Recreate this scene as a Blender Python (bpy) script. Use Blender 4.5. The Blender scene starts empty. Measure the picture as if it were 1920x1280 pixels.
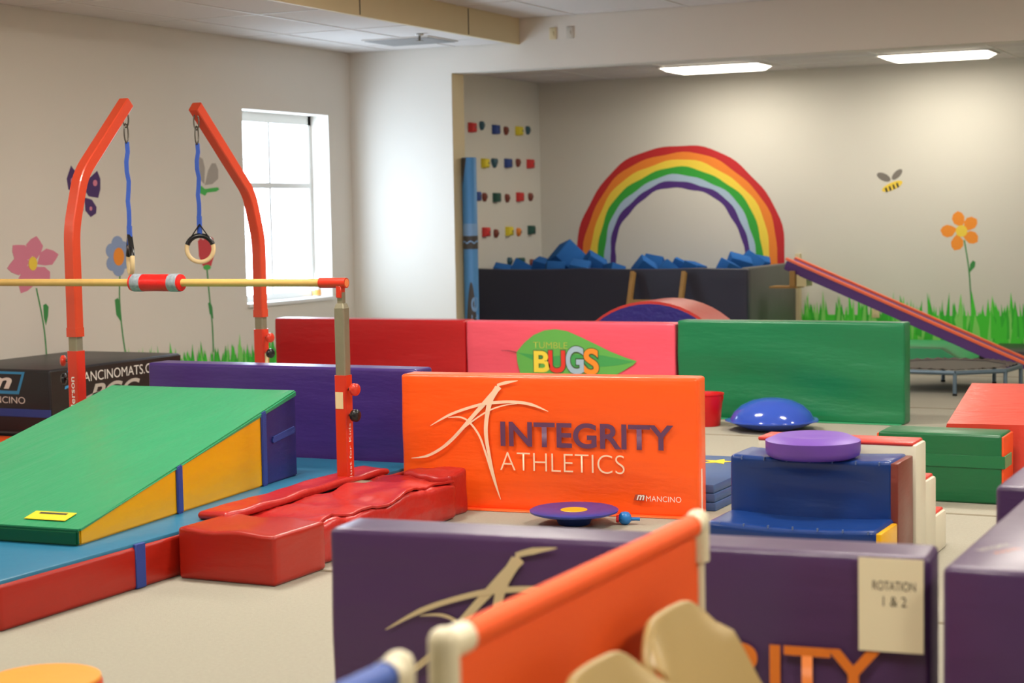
import bpy, bmesh, math, random
from mathutils import Vector, Matrix, noise
random.seed(7)
sc = bpy.context.scene
COL = sc.collection

# ------------------------------------------------------------------ camera
FPX, HC, ROLL, YAW = 3300.0, 1.65, 0.018, math.radians(26)
PITCH = math.atan(240 / FPX)
Fh = Vector((-math.sin(YAW), math.cos(YAW), 0)); Rv = Vector((math.cos(YAW), math.sin(YAW), 0)); Zv = Vector((0, 0, 1))
fv = Fh * math.cos(PITCH) - Zv * math.sin(PITCH); uv = Fh * math.sin(PITCH) + Zv * math.cos(PITCH)
C0 = Vector((0, 0, HC))
cam = bpy.data.cameras.new('camera'); camo = bpy.data.objects.new('camera', cam); COL.objects.link(camo)
ri = (Rv - ROLL * uv).normalized(); ui = (uv + ROLL * Rv).normalized()
camo.matrix_world = Matrix(((ri.x, ui.x, -fv.x, 0), (ri.y, ui.y, -fv.y, 0), (ri.z, ui.z, -fv.z, HC), (0, 0, 0, 1)))
cam.sensor_width = 36; cam.lens = FPX / 1920 * 36; cam.clip_end = 100
cam.dof.use_dof = True; cam.dof.focus_distance = 9.4; cam.dof.aperture_fstop = 2.8
sc.camera = camo

def ray(px, py):
    dx, dy = px - 960, py - 640
    n = math.sqrt(1 + ROLL ** 2)
    return fv + Rv * ((dx - ROLL * dy) / n / FPX) - uv * ((dy + ROLL * dx) / n / FPX)
def on_plane(px, py, p0, nrm):
    d = ray(px, py); return C0 + d * ((Vector(p0) - C0).dot(nrm) / d.dot(nrm))
def onX(px, py, x): return on_plane(px, py, (x, 0, 0), Vector((1, 0, 0)))
def onY(px, py, y): return on_plane(px, py, (0, y, 0), Vector((0, 1, 0)))
def onZ(px, py, z): return on_plane(px, py, (0, 0, z), Vector((0, 0, 1)))

# ------------------------------------------------------------------ world, exposure
w = bpy.data.worlds.new('world'); sc.world = w; w.use_nodes = True
w.node_tree.nodes['Background'].inputs[0].default_value = (0.66, 0.82, 1.0, 1)
w.node_tree.nodes['Background'].inputs[1].default_value = 13.0
sc.view_settings.view_transform = 'Standard'; sc.view_settings.look = 'None'
sc.view_settings.gamma = 1.0; sc.view_settings.use_curve_mapping = False
sc.view_settings.exposure = 0.1
WARM = (1.0, 0.93, 0.83)
LIGHT_W = 78.0        # watts per main ceiling light

# ------------------------------------------------------------------ materials
def lin(c):
    return tuple(((v / 255) / 12.92 if v / 255 <= .04045 else ((v / 255 + .055) / 1.055) ** 2.4) for v in c)
MATS = {}
def mat(name, rgb, rough=.5, spec=.5, bump=0, bscale=30, stretch=(1, 1, 1), var=0, vscale=3, metal=0, emit=0, coat=0):
    if name in MATS: return MATS[name]
    m = bpy.data.materials.new(name); m.use_nodes = True
    nt = m.node_tree; b = nt.nodes['Principled BSDF']
    c = lin(rgb) + (1,)
    b.inputs['Base Color'].default_value = c
    b.inputs['Roughness'].default_value = rough; b.inputs['Metallic'].default_value = metal
    b.inputs['Specular IOR Level'].default_value = spec; b.inputs['Coat Weight'].default_value = coat
    b.inputs['Coat Roughness'].default_value = .15
    if emit:
        b.inputs['Emission Color'].default_value = c; b.inputs['Emission Strength'].default_value = emit
    if bump or var:
        tc = nt.nodes.new('ShaderNodeTexCoord'); mp = nt.nodes.new('ShaderNodeMapping')
        mp.inputs['Scale'].default_value = stretch
        nt.links.new(tc.outputs['Object'], mp.inputs['Vector'])
    if bump:
        n = nt.nodes.new('ShaderNodeTexNoise'); n.inputs['Scale'].default_value = bscale; n.inputs['Detail'].default_value = 4
        nt.links.new(mp.outputs[0], n.inputs['Vector'])
        bp = nt.nodes.new('ShaderNodeBump'); bp.inputs['Strength'].default_value = bump; bp.inputs['Distance'].default_value = .02
        nt.links.new(n.outputs[0], bp.inputs['Height']); nt.links.new(bp.outputs[0], b.inputs['Normal'])
    if var:
        n = nt.nodes.new('ShaderNodeTexNoise'); n.inputs['Scale'].default_value = vscale; n.inputs['Detail'].default_value = 5
        nt.links.new(mp.outputs[0], n.inputs['Vector'])
        mx = nt.nodes.new('ShaderNodeMix'); mx.data_type = 'RGBA'
        mx.inputs[6].default_value = tuple(v * (1 - var) for v in c[:3]) + (1,)
        mx.inputs[7].default_value = tuple(min(1, v * (1 + var)) for v in c[:3]) + (1,)
        nt.links.new(n.outputs[0], mx.inputs[0]); nt.links.new(mx.outputs[2], b.inputs['Base Color'])
    MATS[name] = m; return m
def vinyl(name, rgb, rough=.32, bump=.25, st=(1, 1, 4), sc_=4):
    return mat(name, rgb, rough, .5, bump=bump, bscale=sc_, stretch=st, var=.06, vscale=2)

M_wall = mat('wall_paint', (220, 214, 204), .7, .3, var=.03, vscale=1.2)
M_wall2 = mat('wall_paint_alcove', (212, 209, 198), .7, .3, var=.03, vscale=1.2)
M_carpet = mat('carpet', (168, 164, 150), .95, .1, bump=.3, bscale=220, var=.10, vscale=60)
M_seam = mat('carpet_seam', (138, 130, 112), .95, .1)
M_tile = mat('ceiling_tile', (214, 208, 204), .9, .1, bump=.15, bscale=120, var=.04, vscale=40)
M_grid = mat('ceiling_grid', (222, 218, 214), .5, .3)
M_cream = mat('cream_paint', (214, 198, 160), .6, .3, var=.03)
M_white = mat('white_paint', (225, 225, 222), .5, .4)
M_grey = mat('grey_panel', (140, 138, 136), .7, .3)
M_orange = vinyl('orange_vinyl', (252, 92, 24)); M_orange_l = vinyl('orange_flap', (255, 110, 50))
M_purple = vinyl('purple_vinyl', (66, 42, 116)); M_purple_n = vinyl('dark_purple_vinyl', (76, 50, 92))
M_lilac = vinyl('lilac_purple_vinyl', (98, 74, 128))
M_green = vinyl('green_vinyl', (22, 118, 74)); M_green_l = vinyl('green_flap', (60, 160, 110))
M_pink = vinyl('pink_vinyl', (240, 88, 110)); M_red = vinyl('red_vinyl', (188, 26, 32))
M_red2 = vinyl('landing_red_vinyl', (168, 32, 18)); M_redpad = vinyl('pad_red_vinyl', (178, 34, 31), .3, .6, (1, 1, 1), 7)
M_redshiny = vinyl('shiny_red_vinyl', (222, 66, 52), .28, .7, (1.5, 3, 1), 5)
M_teal = vinyl('teal_vinyl', (34, 112, 148), .35, .3, (1, 1, 1), 4)
M_wgreen = vinyl('wedge_green_vinyl', (48, 152, 104), .3, .35, (4, .7, 1), 3)
M_dgreen = vinyl('deep_green_vinyl', (10, 84, 50)); M_yellow = vinyl('yellow_vinyl', (236, 176, 8))
M_navy = vinyl('navy_vinyl', (44, 40, 112)); M_strap = mat('blue_strap', (40, 66, 148), .6, bump=.2, bscale=200)
M_black = vinyl('black_vinyl', (30, 28, 34), .4); M_blackside = vinyl('black_side_vinyl', (34, 28, 24), .5)
M_blue = vinyl('blue_vinyl', (18, 56, 124), .3, .15); M_bluem = vinyl('blue_mat_vinyl', (60, 88, 138), .45)
M_maroon = vinyl('maroon_vinyl', (120, 52, 42)); M_whitev = vinyl('white_vinyl', (222, 216, 196), .4, .1)
M_redtop = vinyl('red_step_vinyl', (214, 62, 52)); M_peach = vinyl('orange_side_vinyl', (238, 84, 34))
M_metal_o = mat('orange_powder_coat', (200, 64, 36), .28, .5, coat=.4); M_metal_r = mat('red_powder_coat', (206, 50, 26), .3, .5, coat=.3)
M_steel = mat('galvanised_steel', (150, 144, 122), .45, .5, metal=.6, var=.1, vscale=20)
M_chrome = mat('chain_steel', (110, 106, 98), .3, .5, metal=.9)
M_blackp = mat('black_plastic', (22, 22, 24), .25); M_wood = mat('bar_wood', (206, 168, 96), .4, var=.12, vscale=8, bump=.05)
M_rough_wood = mat('rough_wood', (168, 128, 70), .6, var=.2, vscale=10); M_ringwood = mat('ring_wood', (226, 200, 150), .4, var=.08, vscale=12)
M_webbing = mat('blue_webbing', (58, 96, 196), .6); M_padred = mat('red_satin', (226, 26, 24), .35, bump=.4, bscale=14)
M_pvc = mat('pvc_fitting', (232, 222, 190), .35); M_sticker = mat('sticker', (222, 208, 160), .6)
M_paper = mat('paper', (232, 222, 188), .7); M_ink = mat('print_black', (52, 46, 46), .7)
M_printcream = mat('print_cream', (246, 214, 182), .5); M_printpurple = mat('print_purple', (98, 58, 92), .5)
M_printtan = mat('print_tan', (206, 192, 150), .5); M_printorange = mat('print_orange', (226, 122, 36), .5)
M_printwhite = mat('print_white', (235, 232, 225), .5); M_printblue = mat('print_blue', (54, 150, 206), .5); M_printsilver = mat('print_silver', (188, 180, 170), .4)
M_pit = vinyl('pit_navy_vinyl', (40, 42, 62), .5, .3, (1, 1, 1), 3); M_pitgrey = vinyl('pit_grey_vinyl', (84, 86, 84), .5, .3, (1, 1, 1), 3)
M_foam = mat('blue_foam', (42, 96, 164), .9, .1, var=.1, vscale=6); M_tan = mat('tan_metal', (170, 144, 88), .42, .5, var=.03)

# ------------------------------------------------------------------ mesh helpers
def link(name, me, m=None, parent=None, smooth=False):
    o = bpy.data.objects.new(name, me); COL.objects.link(o)
    if m is not None and not me.materials: me.materials.append(m)
    if parent is not None: o.parent = parent
    if smooth:
        for p in me.polygons: p.use_smooth = True
    return o
def from_bm(name, bm, m, parent=None, smooth=False):
    me = bpy.data.meshes.new(name); bmesh.ops.recalc_face_normals(bm, faces=bm.faces); bm.to_mesh(me); bm.free()
    return link(name, me, m, parent, smooth)
def auto_smooth(o, ang=40):
    me = o.data
    for p in me.polygons: p.use_smooth = True
    bm = bmesh.new(); bm.from_mesh(me)
    for e in bm.edges:
        if len(e.link_faces) == 2 and e.calc_face_angle(0) > math.radians(ang): e.smooth = False
    bm.to_mesh(me); bm.free()
def box(name, lo, hi, m, parent=None, bev=.0, seg=3, deform=None, cuts=0):
    """box between two corners (in the parent's space), rounded edges, optional vertex deform"""
    bm = bmesh.new(); bmesh.ops.create_cube(bm, size=1)
    lo, hi = Vector(lo), Vector(hi)
    for v in bm.verts: v.co = Vector(((lo[i] + hi[i]) / 2 + v.co[i] * (hi[i] - lo[i]) for i in range(3)))
    if cuts: bmesh.ops.subdivide_edges(bm, edges=bm.edges[:], cuts=cuts, use_grid_fill=True)
    if bev:
        es = [e for e in bm.edges if e.calc_face_angle(0) > .5]
        bmesh.ops.bevel(bm, geom=es, offset=bev, segments=seg, affect='EDGES', profile=.5)
    if deform:
        for v in bm.verts: v.co = Vector(deform(v.co))
    o = from_bm(name, bm, m, parent)
    if bev: auto_smooth(o)
    return o
def soft(name, lo, hi, m, parent, rad, n, axis='x', deform=None, k=10):
    """padded box: rounded section lofted along an axis with rounded ends, finely divided so it can be deformed"""
    ai = 'xyz'.index(axis); oi = [i for i in range(3) if i != ai]
    W, H = hi[oi[0]] - lo[oi[0]], hi[oi[1]] - lo[oi[1]]; rad = min(rad, W * .49, H * .49)
    def section(d):
        q = max(rad - d, .0005); a, b = W / 2 - d - q, H / 2 - d - q; out = []
        for cx_, cy_, t0 in ((a, b, 0), (-a, b, 90), (-a, -b, 180), (a, -b, 270)):
            for j in range(4): t = math.radians(t0 + 30 * j); out.append((cx_ + q * math.cos(t), cy_ + q * math.sin(t)))
            nx_, ny_ = {0: (-a, b), 90: (-a, -b), 180: (a, -b), 270: (a, b)}[t0]; t = math.radians(t0 + 90); e0 = (cx_ + q * math.cos(t), cy_ + q * math.sin(t)); e1 = (nx_ + q * math.cos(t), ny_ + q * math.sin(t))
            for j in range(1, k): out.append((e0[0] + (e1[0] - e0[0]) * j / k, e0[1] + (e1[1] - e0[1]) * j / k))
        return out
    L0, L1 = lo[ai], hi[ai]; st = [(L0 + rad * (1 - math.sin(t)), rad * (1 - math.cos(t))) for t in (math.pi / 2, math.pi / 3, math.pi / 6)]
    st += [(L0 + rad + (L1 - L0 - 2 * rad) * j / n, 0) for j in range(n + 1)] + [(L1 - rad * (1 - math.sin(t)), rad * (1 - math.cos(t))) for t in (math.pi / 6, math.pi / 3, math.pi / 2)]
    bm = bmesh.new(); rings = []
    for p, d in st:
        ring = []
        for u_, v_ in section(d):
            c = [0, 0, 0]; c[ai] = p; c[oi[0]] = (lo[oi[0]] + hi[oi[0]]) / 2 + u_; c[oi[1]] = (lo[oi[1]] + hi[oi[1]]) / 2 + v_; ring.append(bm.verts.new(deform(c) if deform else c))
        rings.append(ring)
    for a, b in zip(rings, rings[1:]):
        for j in range(len(a)): bm.faces.new((a[j], a[(j + 1) % len(a)], b[(j + 1) % len(a)], b[j]))
    bm.faces.new(rings[0][::-1]); bm.faces.new(rings[-1]); o = from_bm(name, bm, m, parent); auto_smooth(o, 50); return o
def prism(name, pts, axis, a, b, m, parent=None, bev=0, seg=2):
    """polygon pts (2-D) extruded along an axis from a to b; axis 'x': pts=(y,z), 'y': pts=(x,z), 'z': pts=(x,y)"""
    def P(p, t): return {'x': (t, p[0], p[1]), 'y': (p[0], t, p[1]), 'z': (p[0], p[1], t)}[axis]
    bm = bmesh.new(); v0 = [bm.verts.new(P(p, a)) for p in pts]; v1 = [bm.verts.new(P(p, b)) for p in pts]
    n = len(pts); bm.faces.new(v0); bm.faces.new(v1[::-1])
    for i in range(n): bm.faces.new((v0[i], v0[(i + 1) % n], v1[(i + 1) % n], v1[i]))
    if bev: bmesh.ops.bevel(bm, geom=[e for e in bm.edges if e.calc_face_angle(0) > .35], offset=bev, segments=seg, affect='EDGES')
    o = from_bm(name, bm, m, parent)
    if bev: auto_smooth(o)
    return o
def sweep(name, path, prof, m, parent=None, closed=False, up=(0, 0, 1), smooth=True, caps=True, scales=None):
    """profile (2-D ring) swept along a path"""
    path = [Vector(p) for p in path]; n = len(path); bm = bmesh.new(); rings = []
    side = None
    for i, p in enumerate(path):
        if closed: t = path[(i + 1) % n] - path[i - 1]
        else: t = path[min(i + 1, n - 1)] - path[max(i - 1, 0)]
        t.normalize(); U = Vector(up)
        if side is None:
            if abs(t.dot(U)) > .95: U = Vector((0, 1, 0)) if abs(t.y) < .9 else Vector((1, 0, 0))
            side = t.cross(U).normalized()
        else: side = (side - t * side.dot(t)).normalized()
        nn = side.cross(t); s = scales[i] if scales else 1
        rings.append([bm.verts.new(p + side * (q[0] * s) + nn * (q[1] * s)) for q in prof])
    k = len(prof)
    for i in range(n if closed else n - 1):
        a, b = rings[i], rings[(i + 1) % n]
        for j in range(k): bm.faces.new((a[j], a[(j + 1) % k], b[(j + 1) % k], b[j]))
    if caps and not closed: bm.faces.new(rings[0][::-1]); bm.faces.new(rings[-1])
    o = from_bm(name, bm, m, parent)
    if smooth: auto_smooth(o, 50)
    return o
def circ(r, n=14): return [(r * math.cos(2 * math.pi * i / n), r * math.sin(2 * math.pi * i / n)) for i in range(n)]
def sq(a, b=None, c=.006):
    b = b or a; return [(a - c, -b), (a, -b + c), (a, b - c), (a - c, b), (-a + c, b), (-a, b - c), (-a, -b + c), (-a + c, -b)]
def tube(name, path, r, m, parent=None, n=14, **k): return sweep(name, path, circ(r, n), m, parent, **k)
def lathe(name, prof, m, parent=None, n=40, loc=(0, 0, 0), axis='z'):
    bm = bmesh.new(); rings = []
    for (r, z) in prof:
        ring = []
        for i in range(n):
            a = 2 * math.pi * i / n; x, y = r * math.cos(a), r * math.sin(a)
            q = {'z': (x, y, z), 'x': (z, x, y), 'y': (x, z, y)}[axis]
            ring.append(bm.verts.new(Vector(q) + Vector(loc)))
        rings.append(ring)
    for a, b in zip(rings, rings[1:]):
        for j in range(n): bm.faces.new((a[j], a[(j + 1) % n], b[(j + 1) % n], b[j]))
    bm.faces.new(rings[0][::-1]); bm.faces.new(rings[-1])
    bmesh.ops.remove_doubles(bm, verts=bm.verts, dist=1e-5)
    o = from_bm(name, bm, m, parent); auto_smooth(o, 45); return o
def flat(name, pts3, nrm, m, parent=None, t=.0015):
    """flat painted / printed shape: polygon of world points with a hair of thickness along nrm"""
    nrm = Vector(nrm).normalized(); bm = bmesh.new()
    a = [bm.verts.new(Vector(p) + nrm * t) for p in pts3]; b = [bm.verts.new(Vector(p)) for p in pts3]
    bm.faces.new(a); n = len(a)
    for i in range(n): bm.faces.new((a[i], a[(i + 1) % n], b[(i + 1) % n], b[i]))
    bmesh.ops.triangulate(bm, faces=[f for f in bm.faces if len(f.verts) > 4])
    return from_bm(name, bm, m, parent)
def ribbon(pts, wid):
    """outline of a tapered stroke in 2-D"""
    pts = [Vector(p) for p in pts]; dense = []; wd = []
    n = len(pts)
    for i in range(n - 1):
        p0, p1, p2, p3 = pts[max(i - 1, 0)], pts[i], pts[i + 1], pts[min(i + 2, n - 1)]
        for k in range(6):
            t = k / 6; t2, t3 = t * t, t ** 3
            dense.append(.5 * ((2 * p1) + (p2 - p0) * t + (2 * p0 - 5 * p1 + 4 * p2 - p3) * t2 + (3 * p1 - p0 - 3 * p2 + p3) * t3))
            wd.append(wid[i] * (1 - t) + wid[i + 1] * t)
    dense.append(pts[-1]); wd.append(wid[-1])
    L, R = [], []
    for i, p in enumerate(dense):
        t = dense[min(i + 1, len(dense) - 1)] - dense[max(i - 1, 0)]; t.normalize(); nn = Vector((-t.y, t.x))
        L.append(p + nn * wd[i] / 2); R.append(p - nn * wd[i] / 2)
    return L, R
def ribbon_mesh(name, L, R, to3, m, parent, nrm, t=.0015):
    bm = bmesh.new(); nrm = Vector(nrm)
    a = [bm.verts.new(Vector(to3(p)) + nrm * t) for p in L]; b = [bm.verts.new(Vector(to3(p)) + nrm * t) for p in R]
    for i in range(len(a) - 1): bm.faces.new((a[i], a[i + 1], b[i + 1], b[i]))
    return from_bm(name, bm, m, parent)
def text_mesh(name, s, m, parent, o, ex, ey, w=None, h=None, off=0.0, nrm=None, t=.002, shear=0, spacing=1.0):
    """flat lettering; o = lower-left corner, ex / ey unit axes, fitted to w x h metres"""
    cu = bpy.data.curves.new(name, 'FONT'); cu.body = s; cu.size = 1; cu.offset = off; cu.extrude = 0; cu.shear = shear; cu.space_character = spacing
    to = bpy.data.objects.new(name + '_tmp', cu); COL.objects.link(to)
    dg = bpy.context.evaluated_depsgraph_get(); me = bpy.data.meshes.new_from_object(to.evaluated_get(dg))
    bpy.data.objects.remove(to); bpy.data.curves.remove(cu)
    xs = [v.co.x for v in me.vertices]; ys = [v.co.y for v in me.vertices]
    x0, x1, y0, y1 = min(xs), max(xs), min(ys), max(ys)
    sx = w / (x1 - x0) if w else h / (y1 - y0); sy = h / (y1 - y0) if h else sx
    ex, ey, o = Vector(ex), Vector(ey), Vector(o); nn = ex.cross(ey).normalized()
    for v in me.vertices: v.co = o + ex * ((v.co.x - x0) * sx) + ey * ((v.co.y - y0) * sy) + nn * t
    me.materials.clear(); return link(name, me, m, parent)

def tag(o, label, cat, group=None, kind=None):
    if label: o['label'] = label
    if cat: o['category'] = cat
    if group: o['group'] = group
    if kind: o['kind'] = kind
    return o
def thing(name, label, cat, loc=(0, 0, 0), rz=0, group=None):
    o = bpy.data.objects.new(name, None); COL.objects.link(o); o.empty_display_size = .1
    o.location = loc; o.rotation_euler = (0, 0, rz); return tag(o, label, cat, group)
def struct(o): o['kind'] = 'structure'; return o

# ------------------------------------------------------------------ the room
XL, YH, YB, XA = -9.95, 16.5, 20.0, -9.32     # left wall, header wall, alcove back wall, alcove side wall
ZLO, ZHI, ZAL = 3.40, 3.64, 3.25              # low ceiling, main ceiling, alcove ceiling
XR, YN, XF = 5.0, -5.0, -7.90                 # right wall, wall behind the camera, fascia
WY0, WY1, WZ0, WZ1 = 14.46, 16.05, .80, 2.72  # window opening

fl = struct(box('floor', (XL - .3, YN - .2, -.1), (XR + .2, YB + .2, 0), M_carpet))
for i, (y, x0, x1) in enumerate([(9.42, XL, XR), (12.2, XL, XR), (14.35, XL, XR), (6.9, -4.4, XR), (17.2, XA, XR)]):
    box('carpet_seam', (x0, y, 0), (x1, y + .035, .0015), M_seam, fl)
def wall_with_hole(name, x, y0, y1, z1, holes, m, th=.3):
    bm = bmesh.new(); (hy0, hy1, hz0, hz1) = holes
    for (a, b, c, d) in [(y0, hy0, 0, z1), (hy1, y1, 0, z1), (hy0, hy1, 0, hz0), (hy0, hy1, hz1, z1)]:
        r = bmesh.ops.create_cube(bm, size=1)
        for v in r['verts']: v.co = Vector((x - th / 2 + v.co.x * th, (a + b) / 2 + v.co.y * (b - a), (c + d) / 2 + v.co.z * (d - c)))
    return struct(from_bm(name, bm, m))
wl = wall_with_hole('wall_left', XL, YN, YH + .27, 3.7, (WY0, WY1, WZ0, WZ1), M_wall)
wh = struct(box('wall_header', (-8.70, YH, 3.13), (XR, YH + .27, 3.7), M_wall))
wr = struct(box('wall_return', (XL, YH, 0), (-8.70, YH + .27, 3.7), M_wall))
wa = struct(box('wall_climbing', (XA - .2, YH + .27, 0), (XA, YB, 3.4), M_wall2))
wb = struct(box('wall_back', (XA - .2, YB, 0), (XR, YB + .2, 3.4), M_wall2))
struct(box('wall_right', (XR, YN, 0), (XR + .2, YB, 3.7), M_wall))
struct(box('wall_behind', (XL, YN - .2, 0), (XR, YN, 3.7), M_wall))
# ceilings: slab, grid bars and tiles
def ceiling(name, x0, x1, y0, y1, z, xs, ys, m=M_tile, skip=()):
    c = struct(box(name, (x0, y0, z + .03), (x1, y1, z + .1), M_grid)); me = {}
    xs = [x0] + [x for x in xs if x0 < x < x1] + [x1]; ys = [y0] + [y for y in ys if y0 < y < y1] + [y1]
    for a, b in zip(xs, xs[1:]):
        for d, e in zip(ys, ys[1:]):
            if any(a < s[0] < b and d < s[1] < e for s in skip): continue
            key = (round(b - a, 3), round(e - d, 3))
            if key not in me:
                o = box('ceiling_tile', (-(b - a) / 2 + .012, -(e - d) / 2 + .012, .006), ((b - a) / 2 - .012, (e - d) / 2 - .012, .03), m, c, .004, 1); me[key] = o.data
            else: o = link('ceiling_tile', me[key], None, c)
            o.location = ((a + b) / 2, (d + e) / 2, z)
    bm = bmesh.new()
    for x in xs[1:-1]:
        r = bmesh.ops.create_cube(bm, size=1)
        for v in r['verts']: v.co = Vector((x + v.co.x * .024, (y0 + y1) / 2 + v.co.y * (y1 - y0), z + .015 + v.co.z * .03))
    for y in ys[1:-1]:
        r = bmesh.ops.create_cube(bm, size=1)
        for v in r['verts']: v.co = Vector(((x0 + x1) / 2 + v.co.x * (x1 - x0), y + v.co.y * .024, z + .016 + v.co.z * .028))
    from_bm('grid_bars', bm, M_grid, c); return c
def fr(a, b, s): 
    r = []; x = a
    while x < b: r.append(x); x += s
    return r
cl = ceiling('ceiling_low', XL, XF - .045, YN, YH, ZLO, (-9.42, -8.66), fr(-3.9, YH, 1.526))
ch = ceiling('ceiling_main', XF, XR, YN, YH, ZHI, fr(-7.28, XR, 1.22), fr(-4.4, YH, 1.22))
ca = ceiling('ceiling_alcove', XA, XR, YH + .27, YB, ZAL, fr(-8.3, XR, 1.2), (17.4, 18.0, 18.6, 19.2, 19.8))
fa = struct(box('trim_1', (XF - .04, YN, ZLO - .02), (XF, YH, ZHI + .03), M_cream))
for y in (4.0, 7.9, 10.6, 13.3, 15.35):
    box('panel_joint', (XF, y, ZLO - .01), (XF + .004, y + .012, ZHI), M_ink, fa)
jb = struct(box('trim_2', (-8.70, YH + .005, 0), (-8.696, YH + .265, 3.13), M_cream))
# window
win = struct(thing('window_1', None, None, (XL - .3, 0, 0)))
gx = .03
box('window_frame', (gx, WY0, WZ0), (gx + .05, WY0 + .06, WZ1), M_white, win); box('window_frame', (gx, WY1 - .06, WZ0), (gx + .05, WY1, WZ1), M_white, win)
box('window_frame', (gx, WY0, WZ1 - .10), (gx + .05, WY1, WZ1), M_white, win); box('window_frame', (gx, WY0, WZ0), (gx + .05, WY1, WZ0 + .07), M_white, win)
ym = (WY0 + WY1) / 2; zm = 1.98
box('muntin', (gx + .005, ym - .02, WZ0 + .07), (gx + .045, ym + .02, WZ1 - .1), M_white, win)
box('muntin', (gx + .006, WY0 + .06, zm - .03), (gx + .044, WY1 - .06, zm + .03), M_white, win)
mg = bpy.data.materials.new('window_glass'); mg.use_nodes = True; nt = mg.node_tree; nt.nodes.clear()
o_ = nt.nodes.new('ShaderNodeOutputMaterial'); t_ = nt.nodes.new('ShaderNodeBsdfTransparent'); g_ = nt.nodes.new('ShaderNodeBsdfGlossy'); g_.inputs['Roughness'].default_value = .02
x_ = nt.nodes.new('ShaderNodeMixShader'); x_.inputs[0].default_value = .06
nt.links.new(t_.outputs[0], x_.inputs[1]); nt.links.new(g_.outputs[0], x_.inputs[2]); nt.links.new(x_.outputs[0], o_.inputs[0])
for (a, b) in ((WY0 + .06, ym - .02), (ym + .02, WY1 - .06)):
    for (c, d) in ((WZ0 + .07, zm - .03), (zm + .03, WZ1 - .1)):
        box('window_pane', (gx + .02, a, c), (gx + .026, b, d), mg, win)
box('window_sill', (.05, WY0, WZ0 - .03), (.33, WY1, WZ0 + .004), M_white, win)
pl = bpy.data.lights.new('window_daylight_portal', 'AREA'); pl.shape = 'RECTANGLE'; pl.size = WY1 - WY0; pl.size_y = WZ1 - WZ0; pl.cycles.is_portal = True
po = bpy.data.objects.new('window_daylight_portal', pl); COL.objects.link(po); po.location = (XL - .32, ym, (WZ0 + WZ1) / 2); po.rotation_euler = (math.radians(90), 0, math.radians(-90))
# bottle on the sill
bt = thing('spray_bottle', 'small white bottle with orange base on the window sill', 'bottle', (XL - .12, 15.93, WZ0 + .004))
lathe('bottle_body', [(.03, 0), (.045, .01), (.045, .12), (.03, .17), (.012, .2)], M_white, bt, 20)
lathe('bottle_base_band', [(.0455, .015), (.0462, .02), (.0462, .07), (.0455, .075)], mat('bottle_orange', (240, 170, 90), .4), bt, 20)
lathe('bottle_cap', [(.014, .2), (.014, .235), (.006, .26)], M_white, bt, 16)

# ceiling lights
def ceiling_light(x, y, z, label, group, power=LIGHT_W, drop=.05, wx=1.2, wy=.6):
    t = thing('ceiling_light', label, 'ceiling light', (x, y, z), 0, group)
    md = mat('light_diffuser', (255, 246, 226), .4, emit=7)
    prism('diffuser', [(-wx / 2 + .02, 0), (-wx / 2 + .12, -drop), (wx / 2 - .12, -drop), (wx / 2 - .02, 0)], 'y', -wy / 2 + .02, wy / 2 - .02, md, t)
    for (lo, hi) in (((-wx / 2, -wy / 2, -.012), (wx / 2, -wy / 2 + .025, .006)), ((-wx / 2, wy / 2 - .025, -.012), (wx / 2, wy / 2, .006)),
                     ((-wx / 2, -wy / 2 + .025, -.012), (-wx / 2 + .025, wy / 2 - .025, .006)), ((wx / 2 - .025, -wy / 2 + .025, -.012), (wx / 2, wy / 2 - .025, .006))):
        box('light_frame', lo, hi, M_grid, t)
    la = bpy.data.lights.new('lamp', 'AREA'); la.shape = 'RECTANGLE'; la.size = wx - .3; la.size_y = wy - .1; la.energy = power; la.color = WARM
    lo = bpy.data.objects.new('lamp', la); COL.objects.link(lo); lo.parent = t; lo.location = (0, 0, -drop - .01)
    return t
ceiling_light(-6.62, 18.9, ZAL, 'lit ceiling panel above the rainbow in the alcove', 'alcove ceiling lights', 24)
ceiling_light(-4.15, 18.9, ZAL, 'lit ceiling panel above the painted bee in the alcove', 'alcove ceiling lights', 24)
for x in (-5.45, -1.79, 1.87):
    for y, pw in ((2.9, .85), (7.2, 1.2 if x < -5 else 1), (11.4, 1.3 if x < -5 else 1)):
        ceiling_light(x, y, ZHI, 'lit ceiling panel in the main gym ceiling', 'main ceiling lights', LIGHT_W * pw)
ceiling_light(-9.03, 5.0, ZLO, 'lit ceiling panel in the low ceiling', 'low ceiling lights', 24)

vt = thing('ceiling_panel', 'grey square panel set in the low ceiling by the corner', 'vent', (-8.72, 15.66, ZLO))
box('panel_face', (-.36, -.3, -.012), (.36, .3, .004), M_grey, vt, .004, 1); box('panel_rim', (-.38, -.32, -.006), (.38, .32, .0055), M_grid, vt)
sp = thing('sprinkler', 'small metal sprinkler head hanging from the low ceiling', 'sprinkler', (-8.33, 15.15, ZLO))
tube('sprinkler_pipe', [(0, 0, 0), (0, 0, -.06)], .012, M_chrome, sp, 10); lathe('deflector', [(.004, -.06), (.04, -.064), (.04, -.068), (.004, -.07)], M_chrome, sp, 16); lathe('escutcheon', [(.045, .0), (.04, -.012), (.012, -.014)], M_white, sp, 18)
for i, (px, py, m_, lab) in enumerate([(1037, 63, M_cream, 'yellowed switch plate high on the header wall beside the fascia'), (1069, 61, mat('plate_grey', (196, 190, 178), .5), 'pale blank wall plate high on the header wall')]):
    p = onY(px, py, YH); t = thing('wall_plate', lab, 'wall plate', p)
    box('plate', (-.04, -.008, -.06), (.04, 0, .06), m_, t, .004, 2); box('switch' if i == 0 else 'screw_cover', (-.008, -.014, -.016), (.008, -.006, .016), m_, t)
p = onY(1642, 585, YB); t = thing('wall_outlet', 'cream wall outlet in the painted grass of the alcove', 'outlet', p)
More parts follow.
